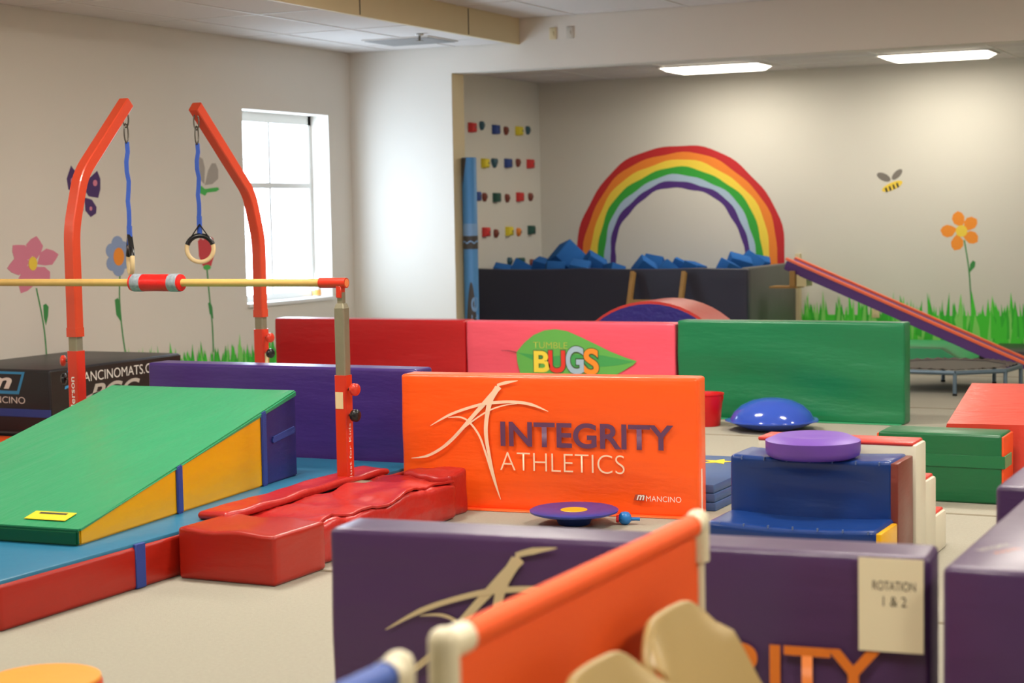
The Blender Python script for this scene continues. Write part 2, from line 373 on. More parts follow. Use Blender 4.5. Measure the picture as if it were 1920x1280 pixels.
box('plate', (-.045, -.008, -.065), (.045, 0, .065), M_sticker, t, .004, 2)
for dz in (-.025, .025): box('socket', (-.016, -.011, dz - .014), (.016, -.007, dz + .014), M_cream, t, .003, 1)

# ------------------------------------------------------------------ murals
def pix_poly(name, pts, plane, m, parent, t=.0015):
    if plane[0] == 'x': w3 = [onX(a, b, plane[1]) for a, b in pts]; n = (1, 0, 0)
    else: w3 = [onY(a, b, plane[1]) for a, b in pts]; n = (0, -1, 0)
    return flat(name, w3, n, m, parent, t)
def ell(cx, cy, rx, ry, rot=0, n=16):
    c, s = math.cos(rot), math.sin(rot)
    return [(cx + rx * math.cos(a) * c - ry * math.sin(a) * s, cy + rx * math.cos(a) * s + ry * math.sin(a) * c) for a in [2 * math.pi * i / n for i in range(n)]]
def petal(cx, cy, ang, r0, r1, wd, tip=.6):
    """petal outline from the flower centre outward, pixel space"""
    d = Vector((math.cos(ang), math.sin(ang))); nn = Vector((-d.y, d.x)); c = Vector((cx, cy)); out = []
    for k, t in enumerate([0, .3, .6, .85, 1, .85, .6, .3]):
        wv = wd * {0: .35, .3: .8, .6: 1, .85: tip, 1: .12}[t]
        out.append(c + d * (r0 + (r1 - r0) * t) + nn * (wv if k <= 4 else -wv))
    return [tuple(p) for p in out]
P_pink = mat('paint_pink', (214, 128, 152), .7); P_yel = mat('paint_yellow', (238, 206, 70), .7); P_bl = mat('paint_skyblue', (140, 160, 198), .7)
P_or = mat('paint_orange', (240, 146, 44), .7); P_red = mat('paint_red', (206, 62, 70), .7); P_gr = mat('paint_green', (58, 140, 70), .7)
P_pur = mat('paint_purple', (74, 44, 104), .7); P_grey = mat('paint_grey', (168, 160, 150), .7); P_dg = mat('paint_lightgreen', (70, 180, 80), .7)
def stem(pts, plane, parent, w=2.6):
    L, R = ribbon(pts, [w] * len(pts))
    f3 = (lambda p: onX(p[0], p[1], plane[1])) if plane[0] == 'x' else (lambda p: onY(p[0], p[1], plane[1]))
    return ribbon_mesh('painted_stem', L, R, f3, P_gr, parent, (1, 0, 0) if plane[0] == 'x' else (0, -1, 0), .001)
def mural(name, parent): 
    e = bpy.data.objects.new(name, None); COL.objects.link(e); e.parent = parent; e.empty_display_size = .1; return e
LW, BW = ('x', XL), ('y', YB)
f = mural('painted_flower', wl); f['label'] = 'pink pointed-petal flower painted on the left wall'
stem([(68, 540), (80, 600), (86, 650), (88, 700)], LW, f)
for k, a in enumerate((-85, -20, 55, 110, 165, 218)): pix_poly('painted_petal', petal(62, 492, math.radians(a), 6, 50 if k != 3 else 62, 16, .5), LW, P_pink, f, .0012 + .0005 * k)
pix_poly('flower_centre', ell(61, 494, 8, 13), LW, P_yel, f, .006); pix_poly('painted_leaf', [(81, 572), (86, 569), (91, 575), (90, 592), (86, 610), (82, 595)], LW, P_gr, f)
f = mural('painted_flower', wl); f['label'] = 'blue round-petal flower with orange centre painted on the left wall'
stem([(225, 505), (224, 560), (229, 620), (236, 668)], LW, f)
for k in range(6): 
    a = math.radians(-95 + 60 * k); pix_poly('painted_petal', ell(221 + 13 * math.cos(a), 480 + 24 * math.sin(a), 11, 14), LW, P_bl, f, .0012 + .0005 * k)
pix_poly('flower_centre', ell(222, 481, 10, 17), LW, P_or, f, .006); pix_poly('painted_leaf', [(215, 562), (221, 558), (226, 570), (226, 602), (218, 590)], LW, P_gr, f)
f = mural('painted_flower', wl); f['label'] = 'red tulip painted on the left wall'
stem([(388, 505), (393, 560), (398, 610), (400, 660)], LW, f)
pix_poly('painted_petal', [(371, 452), (376, 446), (381, 450), (386, 444), (391, 449), (396, 444), (400, 447), (401, 480), (396, 498), (389, 504), (380, 498), (373, 480)], LW, P_red, f)
pix_poly('tulip_base', ell(388, 501, 7, 5), LW, P_dg, f, .003); pix_poly('painted_leaf', [(390, 568), (394, 566), (398, 575), (400, 598), (393, 588)], LW, P_gr, f)
f = mural('painted_butterfly', wl); f['label'] = 'purple butterfly with pink spots painted on the left wall'
for pts in ([(133, 310), (140, 320), (147, 345), (150, 362), (138, 362), (128, 355), (125, 335)], [(182, 320), (188, 335), (188, 355), (184, 371), (166, 368), (158, 355), (166, 335)],
            [(158, 370), (172, 374), (181, 388), (180, 400), (170, 407), (160, 395)], [(150, 368), (140, 372), (129, 380), (128, 392), (136, 398), (146, 388)]): pix_poly('painted_wing', pts, LW, P_pur, f)
pix_poly('butterfly_body', [(152, 345), (157, 350), (156, 395), (151, 395)], LW, P_pur, f, .003)
for e_ in (ell(136, 339, 4, 6), ell(178, 343, 4, 6), ell(170, 391, 2.5, 4)): pix_poly('wing_spot', e_, LW, P_pink, f, .003)
f = mural('painted_dragonfly', wl); f['label'] = 'green dragonfly with grey wings painted on the left wall'
pix_poly('painted_wing', [(366, 300), (372, 293), (380, 298), (384, 315), (383, 345), (376, 338), (368, 325)], LW, P_grey, f); pix_poly('painted_wing', [(384, 347), (390, 320), (397, 306), (404, 306), (409, 318), (409, 335), (398, 345)], LW, P_grey, f)
pix_poly('dragonfly_body', [(369, 350), (374, 346), (384, 354), (408, 351), (411, 355), (405, 359), (388, 361), (384, 367), (377, 363), (370, 358)], LW, P_dg, f, .003)
f = mural('painted_flower', wb); f['label'] = 'orange five-petal flower painted on the back wall'
stem([(1808, 450), (1816, 500), (1820, 550), (1822, 590)], BW, f)
for a in (-100, -38, 30, 105, 180): pix_poly('painted_petal', petal(1801, 433, math.radians(a), 6, 38, 12, .7), BW, P_or, f)
pix_poly('flower_centre', ell(1803, 433, 11, 11), BW, P_yel, f, .003); pix_poly('painted_leaf', [(1817, 512), (1819, 495), (1824, 488), (1829, 491), (1828, 500)], BW, P_gr, f)
f = mural('painted_bee', wb); f['label'] = 'yellow and black bee with grey wings painted on the back wall'
P_dk = mat('paint_black', (50, 44, 36), .7); P_wing = mat('paint_wing_grey', (122, 116, 108), .7)
pix_poly('painted_wing', ell(1657, 332, 14, 7, .45), BW, P_wing, f); pix_poly('painted_wing', ell(1682, 327, 13, 6, -.8), BW, P_wing, f)
pix_poly('bee_body', ell(1673, 349, 21, 7, -.42), BW, P_yel, f, .003)
for k in range(4): pix_poly('bee_stripe', [(1659 + 7 * k, 353 - 3 * k), (1662 + 7 * k, 351 - 3 * k), (1665 + 7 * k, 359 - 3 * k), (1662 + 7 * k, 361 - 3 * k)], BW, P_dk, f, .0045)
# rainbow
f = mural('painted_rainbow', wb); f['label'] = 'six-band rainbow painted on the back wall above the foam pit'
cx, cz = -7.50, 1.10
bands = [(1.335, 1.245, (192, 36, 40)), (1.245, 1.155, (238, 134, 44)), (1.155, 1.065, (242, 212, 70)), (1.065, .975, (52, 164, 56)), (.975, .90, (170, 194, 214)), (.90, .825, (78, 44, 122))]
wob = lambda a, r: r + .012 * math.sin(7 * a + r * 9) + .006 * math.sin(17 * a + r * 31)
for k, (r0, r1, c) in enumerate(bands):
    L, R = [], []
    for i in range(49):
        a = math.pi * i / 48; L.append((cx + wob(a, r0) * math.cos(a), cz + wob(a, r0) * math.sin(a))); R.append((cx + wob(a, r1) * math.cos(a), cz + wob(a, r1) * math.sin(a)))
    L = [(cx + r0 - .0, .55)] + L + [(cx - r0, .55)]; R = [(cx + r1, .55)] + R + [(cx - r1, .55)]
    ribbon_mesh('rainbow_band', L, R, lambda p: (p[0], YB, p[1]), mat('paint_band_%d' % k, c, .7), f, (0, -1, 0))
# painted grass
def grass(name, parent, a0, a1, to3, nrm, n, h0, h1):
    bm = bmesh.new(); rnd = random.Random(5); ms = [mat('paint_grass_a', (70, 205, 55), .8), mat('paint_grass_b', (54, 182, 50), .8), mat('paint_grass_c', (132, 216, 104), .8)]
    N = Vector(nrm)
    def quad(pts, mi, t):
        fc = bm.faces.new([bm.verts.new(Vector(to3(*p)) + N * t) for p in pts]); fc.material_index = mi
    hb = h0 * 1.08
    quad([(a0, 0), (a1, 0), (a1, hb), (a0, hb)], 0, .001)
    for i in range(n):
        a = rnd.uniform(a0, a1); wv = rnd.uniform(.02, .06); h = rnd.uniform(h0, h1) * (1 if rnd.random() < .8 else 1.2); l = rnd.uniform(-.05, .05)
        quad([(a - wv, rnd.uniform(0, .2)), (a + wv, rnd.uniform(0, .2)), (a + wv * .7 + l * .5, h * .65), (a + l, h)], rnd.choice((0, 0, 1, 1, 2)), .0015 + .002 * rnd.random())
    me = bpy.data.meshes.new(name); bm.to_mesh(me); bm.free()
    for m_ in ms: me.materials.append(m_)
    o = link(name, me, None, parent); o['kind'] = 'stuff'; return o
grass('painted_grass', wb, -5.95, XR, lambda a, z: (a, YB, z), (0, -1, 0), 900, .38, .58)
grass('painted_grass', wl, 12.5, YH, lambda a, z: (XL, a, z), (1, 0, 0), 380, .26, .44)

# ------------------------------------------------------------------ alcove: holds, crayon, pit
def hold(px, py, kind, c, label):
    p = onX(px, py, XA); t = thing('climbing_hold', label, 'climbing hold', p, 0, 'holds on the climbing wall'); m = mat('hold_' + c, {'red': (206, 44, 44), 'blue': (36, 66, 140), 'yellow': (222, 204, 40), 'green': (24, 78, 66), 'brown': (128, 62, 48), 'teal': (52, 92, 108), 'orange': (230, 130, 44)}[c], .55)
    bm = bmesh.new()
    if kind == 's':
        a = [(math.cos(k * math.pi / 8) * (.085 if k % 4 == 2 else .062), math.sin(k * math.pi / 8) * (.078 if k % 4 == 2 else .056)) for k in range(16)]; dep = .07
    elif kind == 'h': a = [(0, -.06), (.05, -.01), (.065, .03), (.04, .052), (0, .035), (-.04, .052), (-.065, .03), (-.05, -.01)]; dep = .05
    else: a = [(0, -.055), (.03, -.02), (.036, .02), (.02, .045), (-.015, .048), (-.034, .02), (-.028, -.02)]; dep = .05
    r0 = [bm.verts.new((0, q[0], q[1])) for q in a]; r1 = [bm.verts.new((dep * .7, q[0] * .95, q[1] * .95)) for q in a]; r2 = [bm.verts.new((dep, q[0] * .5, q[1] * .5)) for q in a]
    n = len(a)
    for u_, v_ in ((r0, r1), (r1, r2)):
        for j in range(n): bm.faces.new((u_[j], u_[(j + 1) % n], v_[(j + 1) % n], v_[j]))
    bm.faces.new(r2); bm.faces.new(r0[::-1]); o = from_bm('hold_body', bm, m, t); auto_smooth(o, 50)
    lathe('bolt', [(.012, dep - .004), (.012, dep + .006), (.005, dep + .007)], M_chrome, t, 8, axis='x')
Z3 = lambda x, y: (840 + x / 2.614, 130 + y / 2.614)
rows = [('top row', [('s', 'red', 110, 285), ('t', 'teal', 160, 275), ('s', 'blue', 226, 295), ('t', 'brown', 278, 300), ('s', 'yellow', 340, 302), ('t', 'teal', 385, 298)]),
        ('second row', [('s', 'yellow', 173, 460), ('h', 'teal', 222, 458), ('s', 'blue', 286, 460), ('t', 'brown', 337, 457), ('s', 'red', 395, 463)]),
        ('third row', [('s', 'blue', 133, 622), ('t', 'brown', 173, 625), ('s', 'green', 230, 628), ('t', 'brown', 284, 630), ('s', 'red', 344, 625), ('t', 'brown', 398, 624)]),
        ('fourth row', [('s', 'red', 178, 797), ('t', 'brown', 229, 803), ('s', 'yellow', 291, 793), ('t', 'orange', 340, 796), ('s', 'green', 400, 787)]),
        ('bottom row', [('t', 'teal', 296, 940), ('s', 'green', 349, 945), ('t', 'brown', 405, 948)])]
for rn, hs in rows:
    seen = {}
    prev = None
    for (k, c, x, y) in hs:
        seen[(k, c)] = seen.get((k, c), 0) + 1
        kn = {'s': 'square', 't': 'small teardrop', 'h': 'heart-shaped'}[k]
        hold(*Z3(x, y), k, c, '%s %s climbing hold, %s%s' % (c, kn, rn, ', next to the %s hold' % prev if prev else '')); prev = c
# blue crayon column standing against the jamb
cr = thing('crayon_column', 'tall blue crayon-shaped column with dark bands standing in the alcove entrance', 'column', (-8.615, 16.70, 0))
cb = mat('crayon_blue', (74, 138, 196), .5); cd = mat('crayon_dark', (66, 62, 60), .5); clt = mat('crayon_light', (120, 160, 205), .5)
lathe('crayon_body', [(.078, 0), (.078, 2.24), (.07, 2.25)], cb, cr, 28)
def wrap(name, outline, m, dr=.002, n=10):
    """shape printed round the column: outline as (angle deg, z)"""
    bm = bmesh.new(); vs = [bm.verts.new(((.078 + dr) * math.cos(math.radians(a)), (.078 + dr) * math.sin(math.radians(a)), z)) for a, z in outline]
    bm.faces.new(vs); bmesh.ops.triangulate(bm, faces=bm.faces[:]); return from_bm(name, bm, m, cr)
def band(name, z0, z1, m, a0=0, a1=360, dr=.002):
    bm = bmesh.new(); ks = 30; ring = []
    for i in range(ks + 1):
        a = math.radians(a0 + (a1 - a0) * i / ks); q = ((.078 + dr) * math.cos(a), (.078 + dr) * math.sin(a)); zz0 = z0(i / ks) if callable(z0) else z0; zz1 = z1(i / ks) if callable(z1) else z1
        ring.append((bm.verts.new((q[0], q[1], zz0)), bm.verts.new((q[0], q[1], zz1))))
    for a, b in zip(ring, ring[1:]): bm.faces.new((a[0], b[0], b[1], a[1]))
    return from_bm(name, bm, m, cr)
band('dark_band', 1.28, 1.42, cd); band('wave_line', lambda t: 1.345 + .012 * math.sin(t * 40), lambda t: 1.362 + .012 * math.sin(t * 40), clt, dr=.004)
band('light_band', 1.42, 1.55, clt); band('dark_swoop', lambda t: 1.95 + .3 * min(1, 2 * abs(t - .5) + .0), 2.245, cd, 200, 275)
band('dark_oval', lambda t: .02, lambda t: .25 + .68 * math.sin(math.pi * min(1, max(0, t))), cd, 240, 350)
# lettering up the column
me_t = text_mesh('lettering', 'Blue', clt, cr, (0, 0, 0), (1, 0, 0), (0, 1, 0), w=.62, h=.11, off=.01)
for v in me_t.data.vertices:
    s_, h_ = v.co.x, v.co.y; a = math.radians(312) + (h_ - .05) / .078 * -1.0
    v.co = Vector((.0825 * math.cos(a), .0825 * math.sin(a), .15 + s_))

# foam pit
PX0, PX1, PY0, PZ = XA, -6.02, 18.14, 1.02
pit = thing('foam_pit', 'dark navy vinyl foam pit enclosure in front of the rainbow', 'foam pit', (PX0, PY0, 0))
PWd, PD = PX1 - PX0, YB - PY0
def sagtop(v): 
    x, y, z = v; return (x, y - .012 * math.sin(x * 3.1) * (1 if z < .9 else .3), z + (.0 if z < .9 else -.012 * abs(math.sin(x * 2.3))))
soft('front_wall', (0.005, 0, 0), (PWd, .10, PZ), M_pit, pit, .02, 50, 'x', sagtop, 8)
box('side_wall', (PWd - .10, .10, 0), (PWd, PD - .005, PZ), M_pitgrey, pit, .02, 3)
box('pit_base', (.005, .10, 0), (PWd - .10, PD - .005, .50), M_pit, pit)
box('corner_post', (PWd - .005, PD - .07, 0), (PWd + .05, PD - .005, 1.12), M_cream, pit)
foam_me = None; rnd = random.Random(3)
def foam(x, y, z, rx, ry, rz, s=1):
    global foam_me
    if foam_me is None:
        o = box('foam_block', (-.12, -.12, -.12), (.12, .12, .12), M_foam, None, .012, 2); foam_me = o.data
    else: o = link('foam_block', foam_me)
    o.location = (x, y, z); o.rotation_euler = (rx, ry, rz); o.scale = (s, s, s)
    return tag(o, 'blue foam cube lying among others in the foam pit', 'foam block', 'blue foam cubes in the pit')
nx, ny = 12, 6
for i in range(nx):
    for j in range(ny):
        foam(PX0 + .16 + (PWd - .42) * i / (nx - 1), PY0 + .26 + (PD - .46) * j / (ny - 1), .625 + rnd.uniform(0, .05), 0, 0, rnd.uniform(-.05, .05))
for (px, py, y, s, r) in [(938, 492, 18.95, 1.0, .5), (905, 497, 18.45, .9, .2), (1062, 468, 18.9, 1.35, .78), (1018, 490, 19.3, 1.1, .3), (1040, 493, 18.45, 1, .1), (1112, 483, 18.8, 1.15, .55), (1086, 492, 18.42, 1, .2), (1150, 496, 18.5, .9, .3),
                          (1208, 488, 18.6, 1, .6), (1225, 482, 19.1, 1, .2), (1275, 489, 18.8, 1, .45), (1300, 492, 18.5, .9, .1), (1250, 493, 18.5, .9, .7), (1372, 490, 18.5, .9, .4), (1405, 484, 18.85, 1.15, .3), (1432, 482, 19.25, 1.1, .6), (1475, 483, 19.62, 1, .2)]:
    p = onY(px, py, y); o = foam(min(max(p.x, XA + .2), PX1 - .34), y, max(p.z - .10, .87), rnd.uniform(-.5, .5), r, rnd.uniform(0, 1.5), s * .9); o['label'] = 'blue foam cube heaped on top near the rim of the foam pit'
# ladder on the pit front
ld = thing('pit_ladder', 'rough wooden ladder leaning on the front of the foam pit', 'ladder', (-7.02, PY0 - .045, 0))
for sx, tx in ((-.31, .02), (.29, .02)):
    sweep('ladder_rail', [(sx, -.34, 0), (sx + tx, -.02, .98)], sq(.022, .04), M_rough_wood, ld, smooth=False)
for z in (.22, .45, .66): box('rung', (-.31, -.34 + .325 * z - .03, z - .02), (.31, -.34 + .325 * z + .015, z + .02), M_rough_wood, ld)
# ramp hooked on the pit
rp = thing('slide_ramp', 'purple padded ramp with orange edge strips hooked over the foam pit corner', 'ramp', (-5.98, 18.62, 0))
PA, PB = Vector((.33, .11, 1.06)), Vector((3.05, -.44, -.02)); dv = (PB - PA); L_ = dv.length; dv.normalize(); sd = Vector((-dv.y, dv.x, 0)).normalized(); nn = dv.cross(sd) * -1
if nn.z < 0: nn = -nn
M_rp = vinyl('ramp_purple', (88, 48, 118), .6); M_ro = vinyl('ramp_orange', (250, 118, 76))
def rbeam(name, a0, a1, s0, s1, n0, n1, m):
    bm = bmesh.new(); r = bmesh.ops.create_cube(bm, size=1)
    for v in bm.verts:
        a = (a0 + a1) / 2 + v.co.x * (a1 - a0); s = (s0 + s1) / 2 + v.co.y * (s1 - s0); q = (n0 + n1) / 2 + v.co.z * (n1 - n0); v.co = PA + dv * a + sd * s + nn * q
    bmesh.ops.bevel(bm, geom=bm.edges[:], offset=.006, segments=2, affect='EDGES'); o = from_bm(name, bm, m, rp); auto_smooth(o); return o
rbeam('ramp_deck', -.06, L_, -.12, .12, -.10, -.0, M_rp); rbeam('edge_strip', -.08, L_, -.125, -.08, .001, .03, M_ro); rbeam('edge_strip', -.08, L_, .08, .125, .001, .03, M_ro); rbeam('centre_strip', -.06, L_, -.078, .078, .001, .01, M_rp)
box('hook_block', (.06, -.02, .78), (.38, .24, .80), M_rough_wood, rp); box('hook_block', (.30, -.05, .80), (.36, .23, .97), M_rough_wood, rp); box('hook_block', (.37, -.02, .80), (.48, .22, .93), M_sticker, rp)
# half-moon arch behind the pink mat
hm = thing('arch_mat', 'blue and red half-moon arch mat behind the pink mat', 'arch mat', (-5.72, 14.5, 0))
arc = lambda r, n=28: [(r * math.cos(math.pi * i / n), r * math.sin(math.pi * i / n)) for i in range(n + 1)]
prism('arch_end', arc(.83), 'y', 0, .03, vinyl('arch_blue', (44, 44, 128), .4, .5, (6, 1, 6), 3), hm)
prism('arch_body', arc(.855), 'y', .02, .62, vinyl('arch_red', (206, 66, 60), .35), hm, .012)

# ------------------------------------------------------------------ standing panel mats
def panel_mat(name, label, p0, p1, h, th, m, group, flap=None, ripple=.006):
    """p0, p1: floor ends of the front face (world xy); thickness goes back"""
    p0, p1 = Vector((*p0, 0)), Vector((*p1, 0)); L = (p1 - p0).length; rz = math.atan2(p1.y - p0.y, p1.x - p0.x)
    t = thing(name, label, 'gym mat', p0, rz, group)
    ph = random.uniform(0, 6)
    def dfm(v):
        x, y, z = v
        if y < th * .5: y += ripple * math.sin(z * 16 + ph + 1.6 * math.sin(x * 2.1 + ph)) * (.3 + .7 * min(1, max(0, 1 - z / h)))
        return (x, y, z)
    soft('mat_body', (0, 0, 0), (L, th, h), m, t, .018, 30, 'x', dfm, 16)
    if flap: box('base_flap', (.01, -.05, .001), (L - .02, .02, .008), flap, t, .002, 1)
    return t, L
G_ST = 'standing panel mats'
m_or, L_or = panel_mat('panel_mat', 'bright orange standing mat with a cream figure logo and INTEGRITY ATHLETICS lettering', (-4.92, 8.64), (-3.21, 8.83), .755, .18, M_orange, G_ST, M_orange_l)
m_pk, L_pk = panel_mat('panel_mat', 'pink standing mat printed with a green leaf and TUMBLE BUGS', (-6.86, 13.18), (-4.98, 13.18), .75, .2, M_pink, G_ST)
m_gr, L_gr = panel_mat('panel_mat', 'plain green standing mat beside the pink one', (-4.96, 13.18), (-3.14, 13.18), .775, .2, M_green, G_ST, M_green_l, .012)
m_rd, L_rd = panel_mat('panel_mat', 'plain red standing mat under the window', (-8.80, 13.2), (-6.88, 13.2), .755, .2, M_red, G_ST)
m_pl, L_pl = panel_mat('panel_mat', 'plain purple standing mat behind the green wedge', (-6.93, 8.95), (-4.99, 8.95), .752, .2, M_purple, G_ST)
m_np, L_np = panel_mat('panel_mat', 'dark purple standing mat with a taped paper notice, figure logo and orange lettering', (-2.70, 4.30), (-1.0, 4.47), .75, .2, M_purple_n, G_ST)
m_r1, L_ = panel_mat('panel_mat', 'dark purple standing mat running away beside the one with the paper notice', (-.93, 4.36), (-.93 + .0001, 4.36), .75, .2, M_lilac, G_ST) if False else (None, 0)
r1 = thing('panel_mat', 'dark purple standing mat end-on beside the one with the paper notice', 'gym mat', (-.95, 4.38, 0), 0, G_ST)
box('mat_body', (0, 0, 0), (.26, 1.3, .75), M_purple_n, r1, .02, 3); text_mesh('lettering', 'INTEGRITY', M_printsilver, r1, (.06, .22, .75), (.45, .9, 0), (-.9, .45, 0), w=.13, h=.03); text_mesh('lettering', 'ATHLETICS', M_printorange, r1, (.10, .20, .75), (.45, .9, 0), (-.9, .45, 0), w=.10, h=.02)
r2 = thing('panel_mat', 'purple standing mat behind the end-on purple mat', 'gym mat', (-1.07, 5.72, 0), 0, G_ST)
box('mat_body', (0, 0, 0), (.30, 1.5, .75), M_purple_n, r2, .02, 3)
# prints on the orange mat and the near purple mat: same product, same layout in mat space
A_or = Vector((-4.92, 8.64, 0)); E_or = Vector((-3.21, 8.83, 0)) - A_or; E_or.normalize(); N_or = Vector((E_or.y, -E_or.x, 0))
def mat_sz(zx, zy):     # zoomed photo coords of the orange mat print -> (s, z) on the mat face
    p = on_plane(740 + zx / 3.2, 680 + zy / 3.2, A_or, N_or); return ((p - A_or).dot(E_or), p.z)
strokes = [([(618, 133), (670, 118), (742, 106)], [16, 22, 2]),
           ([(632, 142), (575, 205), (480, 310), (380, 425), (300, 500), (200, 556), (105, 570)], [36, 34, 26, 22, 20, 12, 2]),
           ([(622, 146), (578, 225), (556, 330), (552, 430), (572, 560), (602, 700), (640, 818)], [40, 36, 28, 27, 22, 14, 2]),
           ([(218, 376), (330, 312), (450, 268), (560, 242), (700, 233), (820, 248), (925, 290)], [2, 12, 18, 20, 20, 14, 2]),
           ([(290, 500), (440, 372), (560, 290), (660, 254), (740, 244)], [3, 7, 7, 6, 2]),
           ([(325, 328), (395, 324), (450, 352), (510, 432), (550, 540), (592, 680), (632, 800)], [2, 8, 9, 10, 10, 8, 2])]
def mat_print(t, L, m_logo, m_big, m_small, brand=True):
    to3 = lambda p: (p[0] * L / L_or, -.0085, p[1])
    for i, (pts, wd) in enumerate(strokes):
        P2 = [mat_sz(*p) for p in pts]; a, b = ribbon(P2, [q * (1.3 if q < 16 else .92) / 3.2 / 340 for q in wd])
        ribbon_mesh('logo_stroke', a, b, to3, m_logo, t, (0, -1, 0), .001 + .0004 * i)
    (s0, z0), (s1, z1) = mat_sz(640, 495), mat_sz(1675, 378)
    z0 = (z0 + mat_sz(1620, 530)[1]) / 2; z1 = (mat_sz(645, 345)[1] + z1) / 2
    text_mesh('lettering', 'INTEGRITY', m_big, t, to3((s0, z0)), (1, 0, 0), (0, 0, 1), w=s1 - s0, h=z1 - z0, off=.022, t=.002)
    (s0, _), (s1, _) = mat_sz(637, 600), mat_sz(1382, 600); z0 = (mat_sz(640, 640)[1] + mat_sz(1380, 668)[1]) / 2; z1 = (mat_sz(680, 530)[1] + mat_sz(1340, 556)[1]) / 2
    text_mesh('lettering', 'ATHLETICS', m_small, t, to3((s0, z0)), (1, 0, 0), (0, 0, 1), w=s1 - s0, h=z1 - z0, off=-.016, t=.002)
    if brand:
        (s0, z0), (s1, z1) = mat_sz(1512, 833), mat_sz(1722, 800)
        text_mesh('maker_lettering', 'MANCINO', M_printwhite, t, to3((s0, z0 + .004)), (1, 0, 0), (0, 0, 1), w=s1 - s0, h=.030, off=-.01)
        P2 = [mat_sz(*q) for q in ((1448, 787), (1512, 790), (1500, 826), (1436, 822))]
        flat('maker_badge', [to3(q) for q in P2], (0, -1, 0), mat('badge_red', (170, 70, 50), .5), t, .002)
        text_mesh('badge_letter', 'm', M_printwhite, t, to3(mat_sz(1455, 820)), (1, 0, 0), (0, 0, 1), w=.045, h=.028, off=.02, t=.004, shear=.3)
mat_print(m_or, L_or, M_printcream, M_printpurple, M_printcream)
mat_print(m_np, L_np, M_printtan, M_printorange, M_printtan, False)
box('zip_strip', (L_or - .004, .06, .02), (L_or + .003, .075, .26), M_printwhite, m_or)
# paper notice on the near purple mat
ax = Vector((-2.70, 4.30, 0)); en = (Vector((-1.0, 4.47, 0)) - ax).normalized(); nn_ = Vector((en.y, -en.x, 0))
def np_sz(px, py): p = on_plane(px, py, ax, nn_); return ((p - ax).dot(en), p.z)
(s0, z1), (s1, z0) = np_sz(1611, 1042), np_sz(1733, 1224)
pn = tag(box('paper_notice', (0, 0, 0), (s1 - s0, .003, z1 - z0 + .0), M_paper), 'white paper notice reading ROTATION 1 & 2 taped to the dark purple mat', 'notice')
pn.matrix_world = Matrix.Translation(ax + en * s0 + nn_ * .014 + Vector((0, 0, z0))) @ Matrix.Rotation(math.atan2(en.y, en.x), 4, 'Z')
text_mesh('lettering', 'ROTATION', M_ink, pn, (.22 * (s1 - s0), 0, .66 * (z1 - z0)), (1, 0, 0), (0, 0, 1), w=.66 * (s1 - s0), h=.024, off=-.005, t=.001)
text_mesh('lettering', '1 & 2', M_ink, pn, (.38 * (s1 - s0), 0, .49 * (z1 - z0)), (1, 0, 0), (0, 0, 1), w=.36 * (s1 - s0), h=.026, off=-.005, t=.001)
# leaf and lettering on the pink mat
A_pk = Vector((-6.86, 13.18, 0))
def pk(zx, zy): p = onY(940 + zx / 6.857, 600 + zy / 6.857, 13.18); return (p.x - A_pk.x, -.0085, p.z)
M_lf = mat('print_leaf', (98, 176, 80), .5); M_lf2 = mat('print_leaf_dark', (66, 160, 84), .5)
lf = flat('leaf_print', [pk(*q) for q in [(200, 410), (300, 290), (420, 190), (560, 130), (700, 115), (850, 140), (1000, 205), (1200, 300), (1400, 400), (1600, 480), (1745, 525), (1700, 575), (1600, 635), (1480, 705), (1300, 790), (1000, 850), (600, 840), (370, 780), (250, 680), (212, 540)]], (0, -1, 0), M_lf, m_pk, .001)
flat('leaf_dark_band', [pk(*q) for q in [(205, 412), (330, 430), (600, 470), (900, 440), (1300, 450), (1720, 535), (1500, 580), (1250, 602), (900, 600), (600, 575), (420, 515)]], (0, -1, 0), M_lf2, m_pk, .002)  # darker green band printed across the leaf
a, b = ribbon([(0, 388), (100, 392), (205, 415)], [3, 8, 14]); ribbon_mesh('leaf_stem', [pk(*q)[::2] for q in a], [pk(*q)[::2] for q in b], lambda p: (p[0], -.0085, p[1]), mat('print_stem', (120, 60, 70), .5), m_pk, (0, -1, 0), .002)
def pk_text(s, x0, y0, x1, y1, m, off, t, outline=None):
    p, q = pk(x0, y1), pk(x1, y0)
    if outline: text_mesh('letter_outline', s, outline, m_pk, (p[0] - .006, p[1], p[2] - .006), (1, 0, 0), (0, 0, 1), w=q[0] - p[0] + .012, h=q[2] - p[2] + .012, off=off + .03, t=t - .001)
    text_mesh('lettering', s, m, m_pk, p, (1, 0, 0), (0, 0, 1), w=q[0] - p[0], h=q[2] - p[2], off=off, t=t)
pk_text('TUMBLE', 415, 285, 855, 358, mat('print_lime', (176, 190, 80), .5), -.005, .003)
M_out = mat('print_outline', (60, 84, 50), .5)
for s, x0, y0, x1, y1, c in (('B', 428, 395, 632, 665, (240, 214, 70)), ('U', 615, 390, 828, 672, (226, 56, 44)), ('G', 840, 335, 1065, 690, (164, 190, 208)), ('S', 1070, 365, 1258, 700, (246, 146, 44))):
    pk_text(s, x0, y0, x1, y1, mat('print_' + s, c, .5), .03, .005, M_out)

# ------------------------------------------------------------------ landing mat, wedge, pads, bar, rings
lm = thing('landing_mat', 'large landing mat with teal top and red sides under the green wedge', 'gym mat', (-5.89, 7.1, 0))
box('mat_body', (-.95, -1.72, 0), (.95, 1.80, .195), M_red2, lm, .02, 3); box('mat_top', (-.94, -1.71, .18), (.94, 1.79, .21), M_teal, lm, .012, 2)
for y in (-.82, 1.05): box('mat_strap', (.94, y - .035, .004), (.957, y + .035, .205), M_strap, lm, .003, 1)
